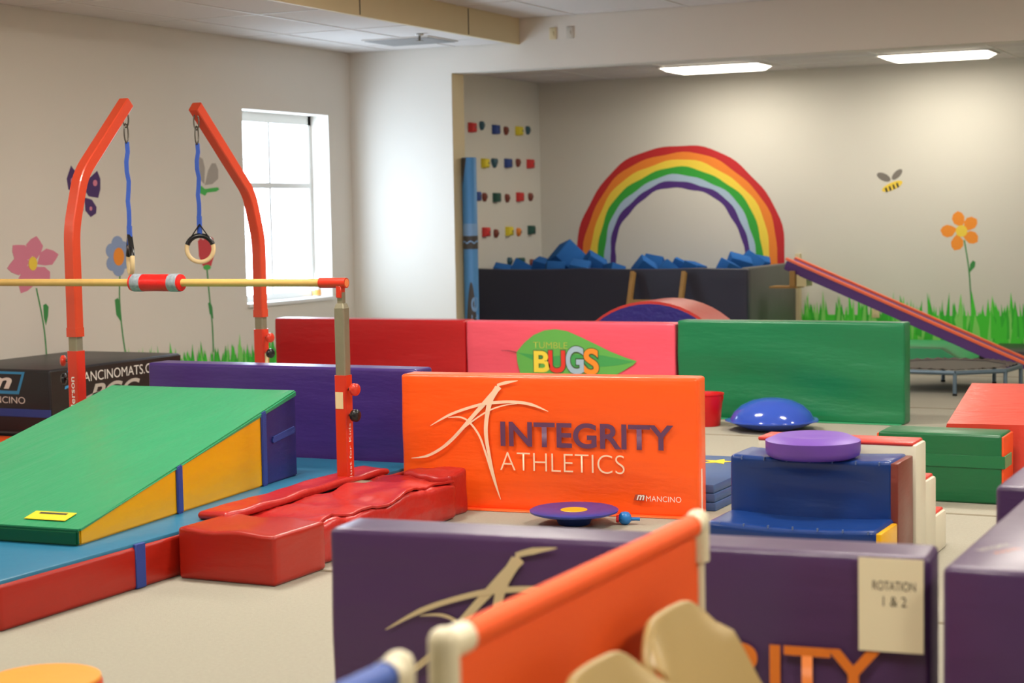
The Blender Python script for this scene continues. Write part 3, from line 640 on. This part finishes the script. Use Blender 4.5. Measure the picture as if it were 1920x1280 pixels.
# wedge
WP = [Vector((-5.14, 6.12, .21)), Vector((-5.38, 8.26, .21)), Vector((-6.62, 8.22, .21)), Vector((-6.40, 6.05, .21))]   # near-right, far-right, far-left, near-left
HT, H0 = .475, .075
wd_ = thing('wedge_mat', 'green folding wedge mat with yellow sides lying on the landing mat', 'wedge mat', WP[0])
W = [p - WP[0] for p in WP]
def wq(u, s, h):   # u along depth 0..1, s across 0 (right) .. 1 (left), h 0..1 of local height
    p = (W[0].lerp(W[1], u)).lerp(W[3].lerp(W[2], u), s); return p + Vector((0, 0, h * (H0 + (HT - H0) * u)))
def wpiece(name, us, s0, s1, h0, h1, m, out=0):
    bm = bmesh.new(); R_ = []
    for u in us: R_.append([bm.verts.new(wq(u, s0, h0)), bm.verts.new(wq(u, s1, h0)), bm.verts.new(wq(u, s1, h1)), bm.verts.new(wq(u, s0, h1))])
    for a, b in zip(R_, R_[1:]):
        for j in range(4): bm.faces.new((a[j], a[(j + 1) % 4], b[(j + 1) % 4], b[j]))
    bm.faces.new(R_[0][::-1]); bm.faces.new(R_[-1])
    bmesh.ops.recalc_face_normals(bm, faces=bm.faces); bmesh.ops.bevel(bm, geom=[e for e in bm.edges if e.calc_face_angle(0) > .5], offset=.008, segments=2, affect='EDGES')
    o = from_bm(name, bm, m, wd_); auto_smooth(o); return o
us = [i / 10 for i in range(11)]
wpiece('side_panel', [u * .82 for u in us], .0, .04, 0.0, .99, M_yellow); wpiece('end_side_panel', [.82 + .18 * u for u in us], .0, .04, 0, .99, M_navy)
wpiece('core', us, .04, .97, 0.0, .93, M_dgreen); wpiece('side_panel', us, .97, 1, 0, .99, M_yellow)
wpiece('top_cover', [-.005] + us, -.006, 1.006, .93, 1.01, M_wgreen); wpiece('front_lip', [-.012, .0], 0, 1, 0, .98, M_dgreen)
for u in (.40, .815): wpiece('strap', [u - .013, u + .013], -.008, .0, -.0, 1.0, M_strap)
wpiece('handle_strap', [.86, .985], -.007, -.001, .52, .60, M_strap)
L0, R0 = wq(.03, .28, 1.02), wq(.03, .1, 1.02); L1, R1 = wq(.075, .28, 1.02), wq(.075, .1, 1.02)
flat('warning_label', [L0 + Vector((0, 0, .004)), R0 + Vector((0, 0, .004)), R1 + Vector((0, 0, .004)), L1 + Vector((0, 0, .004))], (0, 0, 1), mat('label_yellow', (226, 206, 40), .5), wd_, .002)
L2, R2 = wq(.068, .25, 1.02), wq(.068, .13, 1.02); flat('label_print', [wq(.06, .25, 1.02) + Vector((0, 0, .0065)), wq(.06, .13, 1.02) + Vector((0, 0, .0065)), R2 + Vector((0, 0, .0065)), L2 + Vector((0, 0, .0065))], (0, 0, 1), M_ink, wd_, .001)
# red pad over the bar base
bp_ = thing('base_pad', 'wrinkled red vinyl pad lying over the bar base', 'pad', (-4.66, 6.55, 0))
rr = random.Random(11)
def pdf(v):
    x, y, z = v; k = (math.sin(y * 9 + x * 5) + math.sin(y * 17 - x * 11)) * .004 + .022 * noise.noise(Vector((x * 7, y * 5, 3.3))) + .010 * noise.noise(Vector((x * 19, y * 15, 1.3)))
    if z > .1: z += k + .012 * math.exp(-((y - 1.45) / .3) ** 2) * (1 - abs(x) / .4)
    else: x += k * .4
    return (x, y, z)
def pdr(v):
    x, y, z = v; return (x + .02 * math.sin(y * 3.1), y, z + (.012 * noise.noise(Vector((x * 7, y * 5, 3.3))) if z > .23 else 0))
soft('pad_body', (-.27, .42, 0), (.22, 1.84, .195), M_redpad, bp_, .03, 44, 'y', pdf, 14)
soft('pad_roll', (-.40, .30, .211), (-.22, 1.90, .252), M_redpad, bp_, .02, 44, 'y', pdr, 8)
box('front_block', (-.25, -.03, 0), (.28, .40, .235), M_red2, bp_, .018, 3, lambda v: (v[0], v[1], v[2] + .006 * math.sin(v[0] * 20) * (1 if v[2] > .1 else 0)), 7)
box('end_block', (-.12, 1.84, 0), (.18, 2.04, .235), M_redpad, bp_, .02, 3, pdf, 5)
soft('pad_flap', (-.22, .30, .190), (.205, 1.83, .204), M_redpad, bp_, .004, 40, 'y', lambda v: (v[0] + .02 * math.sin(v[1] * 7), v[1], v[2] + (math.sin(v[1] * 9 + v[0] * 5) + math.sin(v[1] * 17 - v[0] * 11)) * .004 + .022 * noise.noise(Vector((v[0] * 7, v[1] * 5, 3.3))) + .008 * noise.noise(Vector((v[0] * 23, v[1] * 17, 7.1))) + .012 * math.exp(-((v[1] - 1.45) / .3) ** 2) + .004), 14)
# horizontal bar
hb = thing('horizontal_bar', 'kids horizontal bar with wooden rail on a red adjustable upright', 'gymnastics bar', (-4.955, 8.08, 0))
sweep('upright_sleeve', [(0, 0, .222), (0, 0, .80)], sq(.036), M_metal_r, hb, smooth=False); sweep('upright_post', [(0, 0, .80), (0, 0, 1.16), (0, 0, 1.185)], sq(.031), M_steel, hb, smooth=False, scales=[1, 1, .75])
box('base_foot', (.06, -1.2, 0), (.14, .45, .05), M_steel, hb, .004, 1); box('foot_riser', (.06, -.06, .05), (.12, .06, .212), M_steel, hb); box('base_plate', (-.045, -.07, .212), (.125, .07, .222), M_steel, hb)
box('post_lug', (-.016, -.016, 1.18), (.016, .016, 1.245), M_steel, hb); box('bar_clamp', (-.02, -.024, 1.215), (.012, .024, 1.28), M_metal_r, hb, .004, 1)
tube('bar_end_fitting', [(-.13, 0, 1.295), (.035, 0, 1.295)], .028, M_metal_r, hb, 18); lathe('bar_end_cap', [(.021, .0352), (.021, .037), (.001, .0372)], mat('cap_orange', (240, 140, 80), .4), hb, 18, (0, 0, 1.295), 'x')
tube('wooden_rail', [(-3.4, 0, 1.295), (-.13, 0, 1.295)], .0215, M_wood, hb, 18)
sweep('far_upright', [(-3.4, 0, 0), (-3.4, 0, 1.275)], sq(.036), M_metal_r, hb, smooth=False)
rp_ = lathe('bar_pad', [(.03, -1.395), (.047, -1.39), (.05, -1.36), (.048, -1.21), (.05, -1.06), (.047, -1.045), (.03, -1.04)], M_padred, hb, 22, (0, 0, 1.295), 'x')
for xx in (-1.375, -1.12): lathe('pad_tape', [(.0502, xx), (.0515, xx + .003), (.0515, xx + .062), (.0502, xx + .065)], mat('patterned_tape', (140, 150, 160), .6, var=.5, vscale=60), rp_, 22, (0, 0, 1.295), 'x')
def knob(par, pos, d, m_k, r=.034):
    d = Vector(d).normalized(); p = Vector(pos); tube('knob_stem', [p, p + d * .04], .008, M_chrome, par, 10); tube('knob', [p + d * .035, p + d * .042, p + d * .058, p + d * .066], r, m_k, par, 16, scales=[.6, 1, 1, .7])
knob(hb, (.036, -.005, .725), (1, -.35, 0), M_metal_r); knob(hb, (.036, -.005, .585), (1, -.35, 0), M_blackp)
box('rating_sticker', (-.030, -.0375, .62), (.018, -.0360, .71), M_sticker, hb)
lt_ = text_mesh('lettering', 'Just for Kids', M_printwhite, hb, (.0365, .012, .24), (0, 0, 1), (0, -1, 0), w=.30, h=.030, off=.0, t=-.001)
for v in lt_.data.vertices: v.co.x = .0375
# ring frame
rf = thing('ring_frame', 'orange ring frame of two bent square posts', 'ring frame', (-7.02, 8.38, 0))
def bend(pts, r=.09, n=5):
    out = [Vector(pts[0])]
    for a, b, c in zip(pts, pts[1:], pts[2:]):
        a, b, c = Vector(a), Vector(b), Vector(c); p, q = b + (a - b).normalized() * r, b + (c - b).normalized() * r
        for i in range(n + 1): t = i / n; out.append((1 - t) ** 2 * p + 2 * t * (1 - t) * b + t * t * q)
    return out + [Vector(pts[-1])]
YR = 1.98
lpath = bend([(0, 0, .955), (0, 0, 1.60), (0.0, .10, 1.93), (0, .56, 2.385)]); rpath = bend([(0, YR, .955), (0, YR, 1.50), (0, YR - .10, 1.82), (0, 1.28, 2.395)])
for pth, y in ((lpath, 0), (rpath, YR)):
    sweep('bent_post', pth, sq(.037), M_metal_o, rf, smooth=False, up=(1, 0, 0)); sweep('post_collar', [(0, y, .955), (0, y, 1.01)], sq(.040), M_metal_o, rf, smooth=False)
    sweep('inner_post', [(0, y, .86), (0, y, .96)], sq(.032), M_steel, rf, smooth=False); sweep('post_sleeve', [(0, y, 0), (0, y, .87)], sq(.039), M_metal_r, rf, smooth=False)
    box('base_foot', (-.45, y - .05, 0), (.10, y + .05, .04), M_metal_r, rf, .005, 1)
for y, d in ((0, (-1, -.5, 0)), (YR, (1, -.3, 0))): knob(rf, (0 + .036 * (1 if d[0] > 0 else -1), y, .81), d, M_metal_r); knob(rf, (.036 * (1 if d[0] > 0 else -1), y, .70), d, M_blackp)
box('rating_sticker', (.0395, YR - .02, .60), (.041, YR + .02, .70), M_sticker, rf)
lt_ = text_mesh('lettering', 'derson', M_printwhite, rf, (-.02, -.0395, .515), (0, 0, 1), (-1, 0, 0), w=.20, h=.034, off=.01, t=0)
for v in lt_.data.vertices: v.co.y = -.0405; v.co.x += .034
def ring_set(y, zt, length, rot, label):
    t = thing('gymnastic_ring', label, 'gymnastic ring', (-7.02, 8.38 + y, 0), 0, 'hanging gymnastic rings')
    def ln(z, r, rz, h): 
        pts = [(r * math.cos(a) * math.cos(rz), r * math.cos(a) * math.sin(rz), z + h * math.sin(a)) for a in [2 * math.pi * k / 16 for k in range(16)]]
        return tube('chain_link', pts, .005, M_chrome, t, 8, closed=True)
    ln(zt - .05, .018, .3, .055); ln(zt - .14, .02, 1.6, .06)
    z0, z1 = zt - .195, zt - .195 - length
    sweep('strap', [(.006 * math.sin(k * 1.9), .004 * math.cos(k * 1.3), z0 + (z1 - z0) * k / 9) for k in range(10)], [(-.016, -.002), (.016, -.002), (.016, .002), (-.016, .002)], M_webbing, t, smooth=False)
    sweep('strap_loop', [(0, 0, z1 + .03), (0, 0, z1 - .09)], [(-.018, -.004), (.018, -.004), (.018, .004), (-.018, .004)], M_webbing, t, smooth=False)
    R_ = .088; zc = z1 - .10 - R_; c, s = math.cos(rot), math.sin(rot)
    f_ = lambda a, rr=R_: (rr * math.sin(a) * c, rr * math.sin(a) * s, zc + rr * math.cos(a))
    tube('ring', [f_(2 * math.pi * k / 36) for k in range(36)], .0145, M_ringwood, t, 12, closed=True)
    # black grip tape rising to the strap
    tube('ring_tape', [f_(a) for a in [-1.25 + 2.5 * k / 14 for k in range(15)]], .0165, M_blackp, t, 12)
    for sg in (-1, 1): sweep('ring_strap', [f_(sg * .75, R_ + .006), (0, 0, zc + R_ + .075)], [(-.016, -.004), (.016, -.004), (.016, .004), (-.016, .004)], M_blackp, t, smooth=False)
ring_set(.55, 2.335, .555, 2.38, 'wooden gymnastic ring seen nearly edge-on on a blue strap from the nearer orange post')
ring_set(1.29, 2.345, .51, .63, 'wooden gymnastic ring seen face-on on a blue strap in front of the painted tulip')

# black crash mat on the left
bk = thing('crash_mat', 'black vinyl crash mat block with white MANCINOMATS.COM print by the left wall', 'crash mat', (-8.82, 10.22, 0))
box('mat_body', (-1.1, 0, 0), (0, 1.62, .55), M_black, bk, .025, 3); box('side_cover', (-.01, .012, .02), (.004, 1.608, .535), M_blackside, bk, .002, 1)
box('blue_strap', (-1.1, -.006, .19), (.003, .0, .25), M_strap, bk, .002, 1); box('mat_seam', (-1.1, -.004, .06), (0, 0, .075), mat('seam_grey', (70, 68, 72), .5), bk)
text_mesh('lettering', 'MANCINOMATS.COM', M_printwhite, bk, (.0045, .30, .425), (0, 1, 0), (0, 0, 1), w=1.08, h=.075, off=-.005)
text_mesh('logo_lettering', 'PGC', M_printsilver, bk, (.0045, .44, .25), (0, 1, 0), (0, 0, 1), w=.62, h=.15, off=.02, shear=.35)
a, b = ribbon([(.95, .30), (.55, .33), (.30, .26), (.36, .19), (.70, .17)], [.004, .012, .02, .02, .006]); ribbon_mesh('logo_swoosh', a, b, lambda p: (.0045, p[0], p[1]), M_printsilver, bk, (1, 0, 0), .002)
flat('logo_frame', [(.0045, .16, .39), (.0045, .25, .41), (.0045, .27, .53), (.0045, .2, .53)], (1, 0, 0), M_printblue, bk, .001); flat('logo_inner', [(.0045, .15, .41), (.0045, .235, .425), (.0045, .245, .515), (.0045, .16, .515)], (1, 0, 0), M_blackside, bk, .002)
flat('maker_frame', [(-.75, -.0005, .36), (-.30, -.0005, .36), (-.235, -.0005, .53), (-.75, -.0005, .53)], (0, -1, 0), M_printblue, bk, .001); flat('maker_inner', [(-.74, -.0005, .385), (-.315, -.0005, .385), (-.265, -.0005, .512), (-.74, -.0005, .512)], (0, -1, 0), M_black, bk, .002)
text_mesh('maker_letter', 'm', M_printwhite, bk, (-.62, -.0005, .40), (1, 0, 0), (0, 0, 1), w=.26, h=.085, off=.03, shear=.3, t=.004); text_mesh('maker_lettering', 'MANCINO', M_printwhite, bk, (-.66, -.0005, .29), (1, 0, 0), (0, 0, 1), w=.42, h=.05, off=-.005, t=.002)
fm = thing('floor_mat', 'thin orange and pink floor mat in front of the black crash mat', 'gym mat', (-9.3, 9.66, 0))
box('mat_panel', (-.55, .22, 0), (.62, .5, .05), M_orange, fm, .012, 2); box('mat_panel', (-.55, -.3, 0), (.62, .215, .05), vinyl('pinkish_vinyl', (206, 60, 84)), fm, .012, 2)

# ------------------------------------------------------------------ balance plate, ball, bucket, dome
bpz = thing('balance_board', 'round blue balance board with a yellow centre in front of the orange mat', 'balance board', (-3.76, 8.42, 0))
lathe('board_disc', [(.05, .05), (.20, .062), (.232, .072), (.236, .082), (.225, .088), (.09, .082), (.001, .082)], mat('board_blue', (48, 62, 150), .35, var=.25, vscale=9), bpz, 44); lathe('board_base', [(.06, 0), (.085, .01), (.10, .045), (.06, .055)], mat('board_base_blue', (28, 52, 120), .4), bpz, 32); lathe('centre_spot', [(.072, .0825), (.07, .085), (.001, .085)], mat('spot_yellow', (240, 180, 30), .4), bpz, 30)
bl = thing('toy_ball', 'small blue ball toy with a nub beside the balance board', 'toy', (-3.515, 8.53, 0)); mb = mat('toy_blue', (34, 120, 196), .35)
lathe('ball', [(.001, 0), (.02, .004), (.032, .018), (.036, .035), (.032, .052), (.02, .066), (.001, .07)], mb, bl, 20); tube('nub', [(.03, .01, .03), (.06, .02, .03), (.075, .025, .03)], .009, mb, bl, 10); tube('red_side', [(-.03, -.008, .03), (-.044, -.012, .03)], .02, M_padred, bl, 12)
bu = thing('bucket', 'red plastic bucket standing between the orange and green mats', 'bucket', (-4.55, 12.72, 0)); mr = mat('bucket_red', (214, 14, 26), .3)
lathe('bucket_body', [(.095, 0), (.10, .005), (.125, .235), (.132, .24), (.132, .252), (.122, .252), (.118, .235), (.094, .012), (.001, .012)], mr, bu, 32); tube('handle', [(.128 * math.cos(a), .128 * math.sin(a) * .3 - .0, .235 - .11 * abs(math.sin(a))) for a in [math.pi * k / 16 for k in range(17)]], .005, mr, bu, 8)
dm = thing('balance_dome', 'glossy blue inflated balance dome on the floor before the green mat', 'balance dome', (-4.0, 12.62, 0)); md_ = mat('dome_blue', (52, 84, 186), .12, .6)
lathe('dome', [(.001, .0), (.2, .01), (.29, .05), (.315, .075), (.31, .09), (.285, .135), (.23, .185), (.15, .222), (.07, .238), (.001, .241)], md_, dm, 48); sweep('dome_rim', [(.325 * math.cos(a) * (1 + .02 * math.cos(9 * a)), .325 * math.sin(a) * (1 + .02 * math.cos(9 * a)), .075) for a in [2 * math.pi * k / 72 for k in range(72)]], [(-.02, -.006), (.02, -.004), (.02, .004), (-.02, .006)], md_, dm, closed=True)

# ------------------------------------------------------------------ right-hand blocks
ss = thing('panel_mat_stack', 'blue folded panel mat lying flat behind the end of the orange mat', 'gym mat', (-3.64, 9.62, 0))
for k in range(3): box('mat_panel', (-.44, -.55, .05 * k), (.44 - .004 * k, .55, .05 * k + .048), M_bluem, ss, .008, 2)
st_c = Vector((.16, .30)); star = []
for k in range(10): r = .11 if k % 2 == 0 else .045; a = math.pi / 2 + k * math.pi / 5; star.append((st_c.x + r * math.cos(a), st_c.y + r * math.sin(a), .1485))
flat('yellow_star', star, (0, 0, 1), mat('star_yellow', (236, 208, 30), .5), ss, .002)
bb = thing('step_block', 'dark blue vinyl two-step block with a yellow and maroon side', 'step block', (-2.22, 7.27, 0))
def sag(v): x, y, z = v; k = max(0, 1 - (x / .39) ** 2); return (x, y, z)
box('seat_block', (-.39, 0, 0), (.365, .50, .285), M_blue, bb, .02, 3, lambda v: (v[0], v[1] + .01 * math.sin(v[0] * 5), v[2] - (.014 * max(0, 1 - (v[0] / .36) ** 2) if v[2] > .2 else 0)), 7); box('back_block', (-.385, .31, .0), (.36, .60, .54), M_blue, bb, .02, 3, lambda v: (v[0], v[1] + (.03 * max(0, 1 - (v[0] / .38) ** 2) * math.sin(max(0, min(1, (v[2] - .28) / .26)) * math.pi) if v[1] < .45 else 0), v[2] - (.012 * max(0, 1 - (v[0] / .36) ** 2) if v[2] > .45 else 0)), 9)
box('side_panel', (.355, .02, .01), (.385, .30, .27), M_yellow, bb, .006, 2); box('side_panel', (.35, .315, .01), (.385, .595, .53), M_maroon, bb, .006, 2)
M_stitch_glint = mat('stitch_glint_blue', (92, 112, 158), .5)  # small highlights along the block edges, painted as lighter blue stitches
for k in range(7): 
    box('stitch_glint', (-.33 + .11 * k, -.003, .268), (-.325 + .11 * k, .01, .282), M_stitch_glint, bb); box('stitch_glint', (-.33 + .105 * k, .307, .518), (-.325 + .105 * k, .32, .534), M_stitch_glint, bb)
stp = thing('stair_block', 'white vinyl three-step stair block with red treads behind the blue block', 'stair block', (-2.20, 7.89, 0))
for k, (y0, y1, z) in enumerate([(0, .19, .585), (.19, .40, .39), (.40, .62, .195)]):
    box('step_body', (-.37, y0, 0), (.375, y1, z - .012), M_whitev, stp, .01, 2); box('tread', (-.372, y0 - .001, z - .02), (.36, y1 + .002, z), M_redtop, stp, .008, 2)
ds = tag(lathe('cushion_disc', [(.001, 0), (.19, 0), (.208, .012), (.212, .03), (.212, .075), (.205, .078), (.16, .098), (.06, .086), (.001, .082)], vinyl('disc_purple', (110, 70, 168), .45, .1), None, 48), 'round purple foam cushion lying on the blue step block', 'cushion')
ds.location = (-2.24, 7.665, .535)
gb = thing('folded_mat', 'green folded mat block with orange ends and a green strap', 'gym mat', (-2.14, 9.80, 0))
box('mat_body', (-.345, 0, 0), (.34, .30, .385), vinyl('block_green', (18, 100, 58)), gb, .015, 3); box('end_cap', (.335, .01, .01), (.352, .29, .375), M_peach, gb, .006, 2); box('end_cap', (-.355, .01, .01), (-.34, .29, .375), M_peach, gb, .006, 2)
box('strap', (-.33, -.006, .20), (.36, 0, .27), vinyl('strap_green', (20, 108, 64)), gb, .002, 1); box('strap', (.353, -.005, .20), (.36, .2, .27), M_green_l, gb, .002, 1); box('mat_label', (-.30, -.02, 0), (-.18, .0, .012), M_paper, gb)
tz = thing('trapezoid_mat', 'shiny red trapezoid mat behind the green folded mat', 'gym mat', (-2.15, 10.14, 0), math.radians(8))
for y0, y1 in ((0, .62), (.63, 2.4)): prism('mat_section', [(-.12, 0), (-.02, .40), (.42, .40), (.98, .0)], 'y', y0, y1, M_redshiny, tz, .015)
# trampoline
tp = thing('mini_trampoline', 'small octagonal trampoline with blue-grey frame and black bed', 'trampoline', (-3.40, 15.96, 0))
a0 = math.atan2(15.36 - 15.96, -3.22 + 3.40); R_ = .63; M_tf = mat('tramp_frame', (104, 124, 140), .4, metal=.4); V8 = [(R_ * math.cos(a0 + k * math.pi / 4), R_ * math.sin(a0 + k * math.pi / 4)) for k in range(8)]
for k in range(8):
    p, q = V8[k], V8[(k + 1) % 8]; tube('frame_tube', [(p[0], p[1], .2), (q[0], q[1], .2)], .02, M_tf, tp, 12)
    tube('leg', [(p[0], p[1], .012), (p[0], p[1], .195)], .018, M_tf, tp, 12); tube('leg_foot', [(p[0], p[1], 0), (p[0], p[1], .02)], .021, M_blackp, tp, 12)
bm = bmesh.new(); bm.faces.new([bm.verts.new((x * .80, y * .80, .212)) for x, y in V8]); r = bmesh.ops.extrude_face_region(bm, geom=bm.faces[:])
for v in r['geom']:
    if isinstance(v, bmesh.types.BMVert): v.co.z += .006
from_bm('jump_bed', bm, mat('bed_grey', (96, 90, 80), .8), tp)
bm = bmesh.new()
for k in range(8):
    p, q = Vector((*V8[k], .215)), Vector((*V8[(k + 1) % 8], .215)); i0, i1 = p * .80, q * .80; i0.z = i1.z = .216
    n_ = 9
    for j in range(n_):
        t0, t1 = j / n_, (j + 1) / n_; dz = .012 * (j % 2); bm.faces.new([bm.verts.new(p.lerp(q, t0) * .985 + Vector((0, 0, .012 + dz))), bm.verts.new(p.lerp(q, t1) * .985 + Vector((0, 0, .012 + .012 * ((j + 1) % 2)))), bm.verts.new(i0.lerp(i1, t1) + Vector((0, 0, .006))), bm.verts.new(i0.lerp(i1, t0) + Vector((0, 0, .006)))])
o = from_bm('spring_cover', bm, mat('spring_dark', (70, 54, 46), .7, var=.4, vscale=30), tp)
gm = thing('floor_mat', 'low green mat with a sloped end on the floor along the back wall', 'gym mat', (-4.6, 18.3, 0)); prism('mat_body', [(-.9, 0), (-.9, .17), (.62, .17), (.86, .03), (.86, 0)], 'y', 0, 1.2, M_green_l, gm, .01)
kb = thing('floor_mat', 'low black mat on the floor between the green mat and the ramp foot', 'gym mat', (-3.35, 18.5, 0)); box('mat_body', (-.3, .1, 0), (.5, 1.2, .13), M_black, kb, .01, 2)
yd = thing('foam_disc', 'round orange-yellow foam disc in the foreground before the landing mat', 'foam disc', (-3.50, 3.98, 0))
lathe('disc_body', [(.15, 0), (.17, .01), (.172, .29), (.165, .302), (.001, .304)], vinyl('disc_red_side', (214, 70, 30)), yd, 40); lathe('disc_top', [(.168, .300), (.166, .309), (.001, .311)], vinyl('disc_orange', (240, 158, 44), .35), yd, 40)

# ------------------------------------------------------------------ foreground fence and chairs
def fence(name, label, y0, y1, x, m, zt=.9):
    t = thing(name, label, 'barrier', (x, y0, 0), 0, 'pipe-framed fabric barriers'); L = y1 - y0
    tube('top_rail', [(0, .05, zt), (0, L - .05, zt)], .0165, M_pvc, t)
    bm_sleeve = tube('fabric_sleeve', [(0, .10, zt), (0, L - .075, zt)], .026, m, t, 18)
    box('fabric_panel', (-.005, .07, .12), (.005, L - .02, zt - .02), m, t, 0, 1, lambda v: (v[0] + .012 * math.sin(v[1] * 5) * (zt - v[2]), v[1], v[2]), 9)
    for y in (.03, L - .03):
        tube('post', [(0, y, .02), (0, y, zt)], .0165, M_pvc, t)
        tube('corner_fitting', [(0, y, zt - .09), (0, y, zt - .02), (0, y, zt + .012), (0, y, zt + .026), (0, y, zt + .033)], .028, M_pvc, t, 16, scales=[1, 1, 1, .8, .4]); tube('corner_fitting', [(0, y, zt), (0, y + (.075 if y < L / 2 else -.045), zt)], .029, M_pvc, t, 16)
        tube('foot', [(-.25, y, .02), (.25, y, .02)], .02, M_pvc, t)
    tube('bottom_rail', [(0, .03, .1), (0, L - .03, .1)], .0165, M_pvc, t)
    return t
fence('fabric_barrier', 'orange fabric barrier on a white pipe frame in the foreground', 2.63, 3.98, -1.44, vinyl('orange_fabric', (255, 92, 16), .62, .1))
fence('fabric_barrier', 'blue fabric barrier joined to the end of the orange one', 1.30, 2.565, -1.46, vinyl('blue_fabric', (52, 86, 168), .45, .1), .885)
def chair(x, y, rz, label):
    t = thing('folding_chair', label, 'chair', (x, y, 0), rz, 'tan folding chairs by the barrier')   # faces +x
    # back panel: rounded top, slightly curved
    bm = bmesh.new(); n = 15; rings = []
    for j in range(9):
        v = j / 8; row = []
        for i in range(n):
            u = -1 + 2 * i / (n - 1); wv = .205 + .02 * (1 - v); zz = .575 + .20 * v
            if v > .6: k = (v - .6) / .4; zz = .575 + .20 * (.6 + .4 * k * (1 - .85 * max(0, abs(u) - .45) ** 1.6 * 2.2))
            row.append(Vector((-.20 - .10 * v + .035 * u * u, u * wv * (1 - .10 * max(0, v - .6)), zz)))
        rings.append(row)
    F_ = [[bm.verts.new(p) for p in row] for row in rings]; B_ = [[bm.verts.new(p + Vector((-.012, 0, -.003))) for p in row] for row in rings]
    for G_ in (F_, B_):
        for j in range(8):
            for i in range(n - 1): bm.faces.new((G_[j][i], G_[j][i + 1], G_[j + 1][i + 1], G_[j + 1][i]))
    for i in range(n - 1): bm.faces.new((F_[0][i], F_[0][i + 1], B_[0][i + 1], B_[0][i])); bm.faces.new((F_[8][i], F_[8][i + 1], B_[8][i + 1], B_[8][i]))
    for j in range(8): bm.faces.new((F_[j][0], F_[j + 1][0], B_[j + 1][0], B_[j][0])); bm.faces.new((F_[j][-1], F_[j + 1][-1], B_[j + 1][-1], B_[j][-1]))
    o = from_bm('backrest', bm, M_tan, t); auto_smooth(o, 60)
    top = [Vector((-.312 + .035 * u * u, u * .212 * (1 - .04 * abs(u)),   .772 - .17 * max(0, abs(u) - .45) ** 1.6)) for u in [-1 + 2 * i / 18 for i in range(19)]]
    tube('back_frame', [Vector((.22, -.235, .012)), Vector((-.12, -.232, .50))] + top + [Vector((-.12, .232, .50)), Vector((.22, .235, .012))], .011, M_tan, t, 10)
    for s in (-1, 1): tube('rear_leg', [(.14, s * .21, .44), (-.24, s * .215, .012)], .011, M_tan, t, 10)
    box('seat', (-.19, -.20, .425), (.21, .20, .45), M_tan, t, .012, 3, lambda v: (v[0], v[1] * (1 - .08 * (v[0] < 0)), v[2] - .012 * max(0, 1 - (v[0] / .2) ** 2)), 5)
    tube('cross_brace', [(.05, -.23, .24), (.05, .23, .24)], .008, M_tan, t, 8); tube('cross_brace', [(-.14, -.21, .13), (-.14, .21, .13)], .008, M_tan, t, 8)
    return t
chair(-1.06, 3.55, 0, 'tan metal folding chair beside the far part of the orange barrier')
chair(-1.03, 3.07, 0, 'tan metal folding chair beside the near part of the orange barrier')
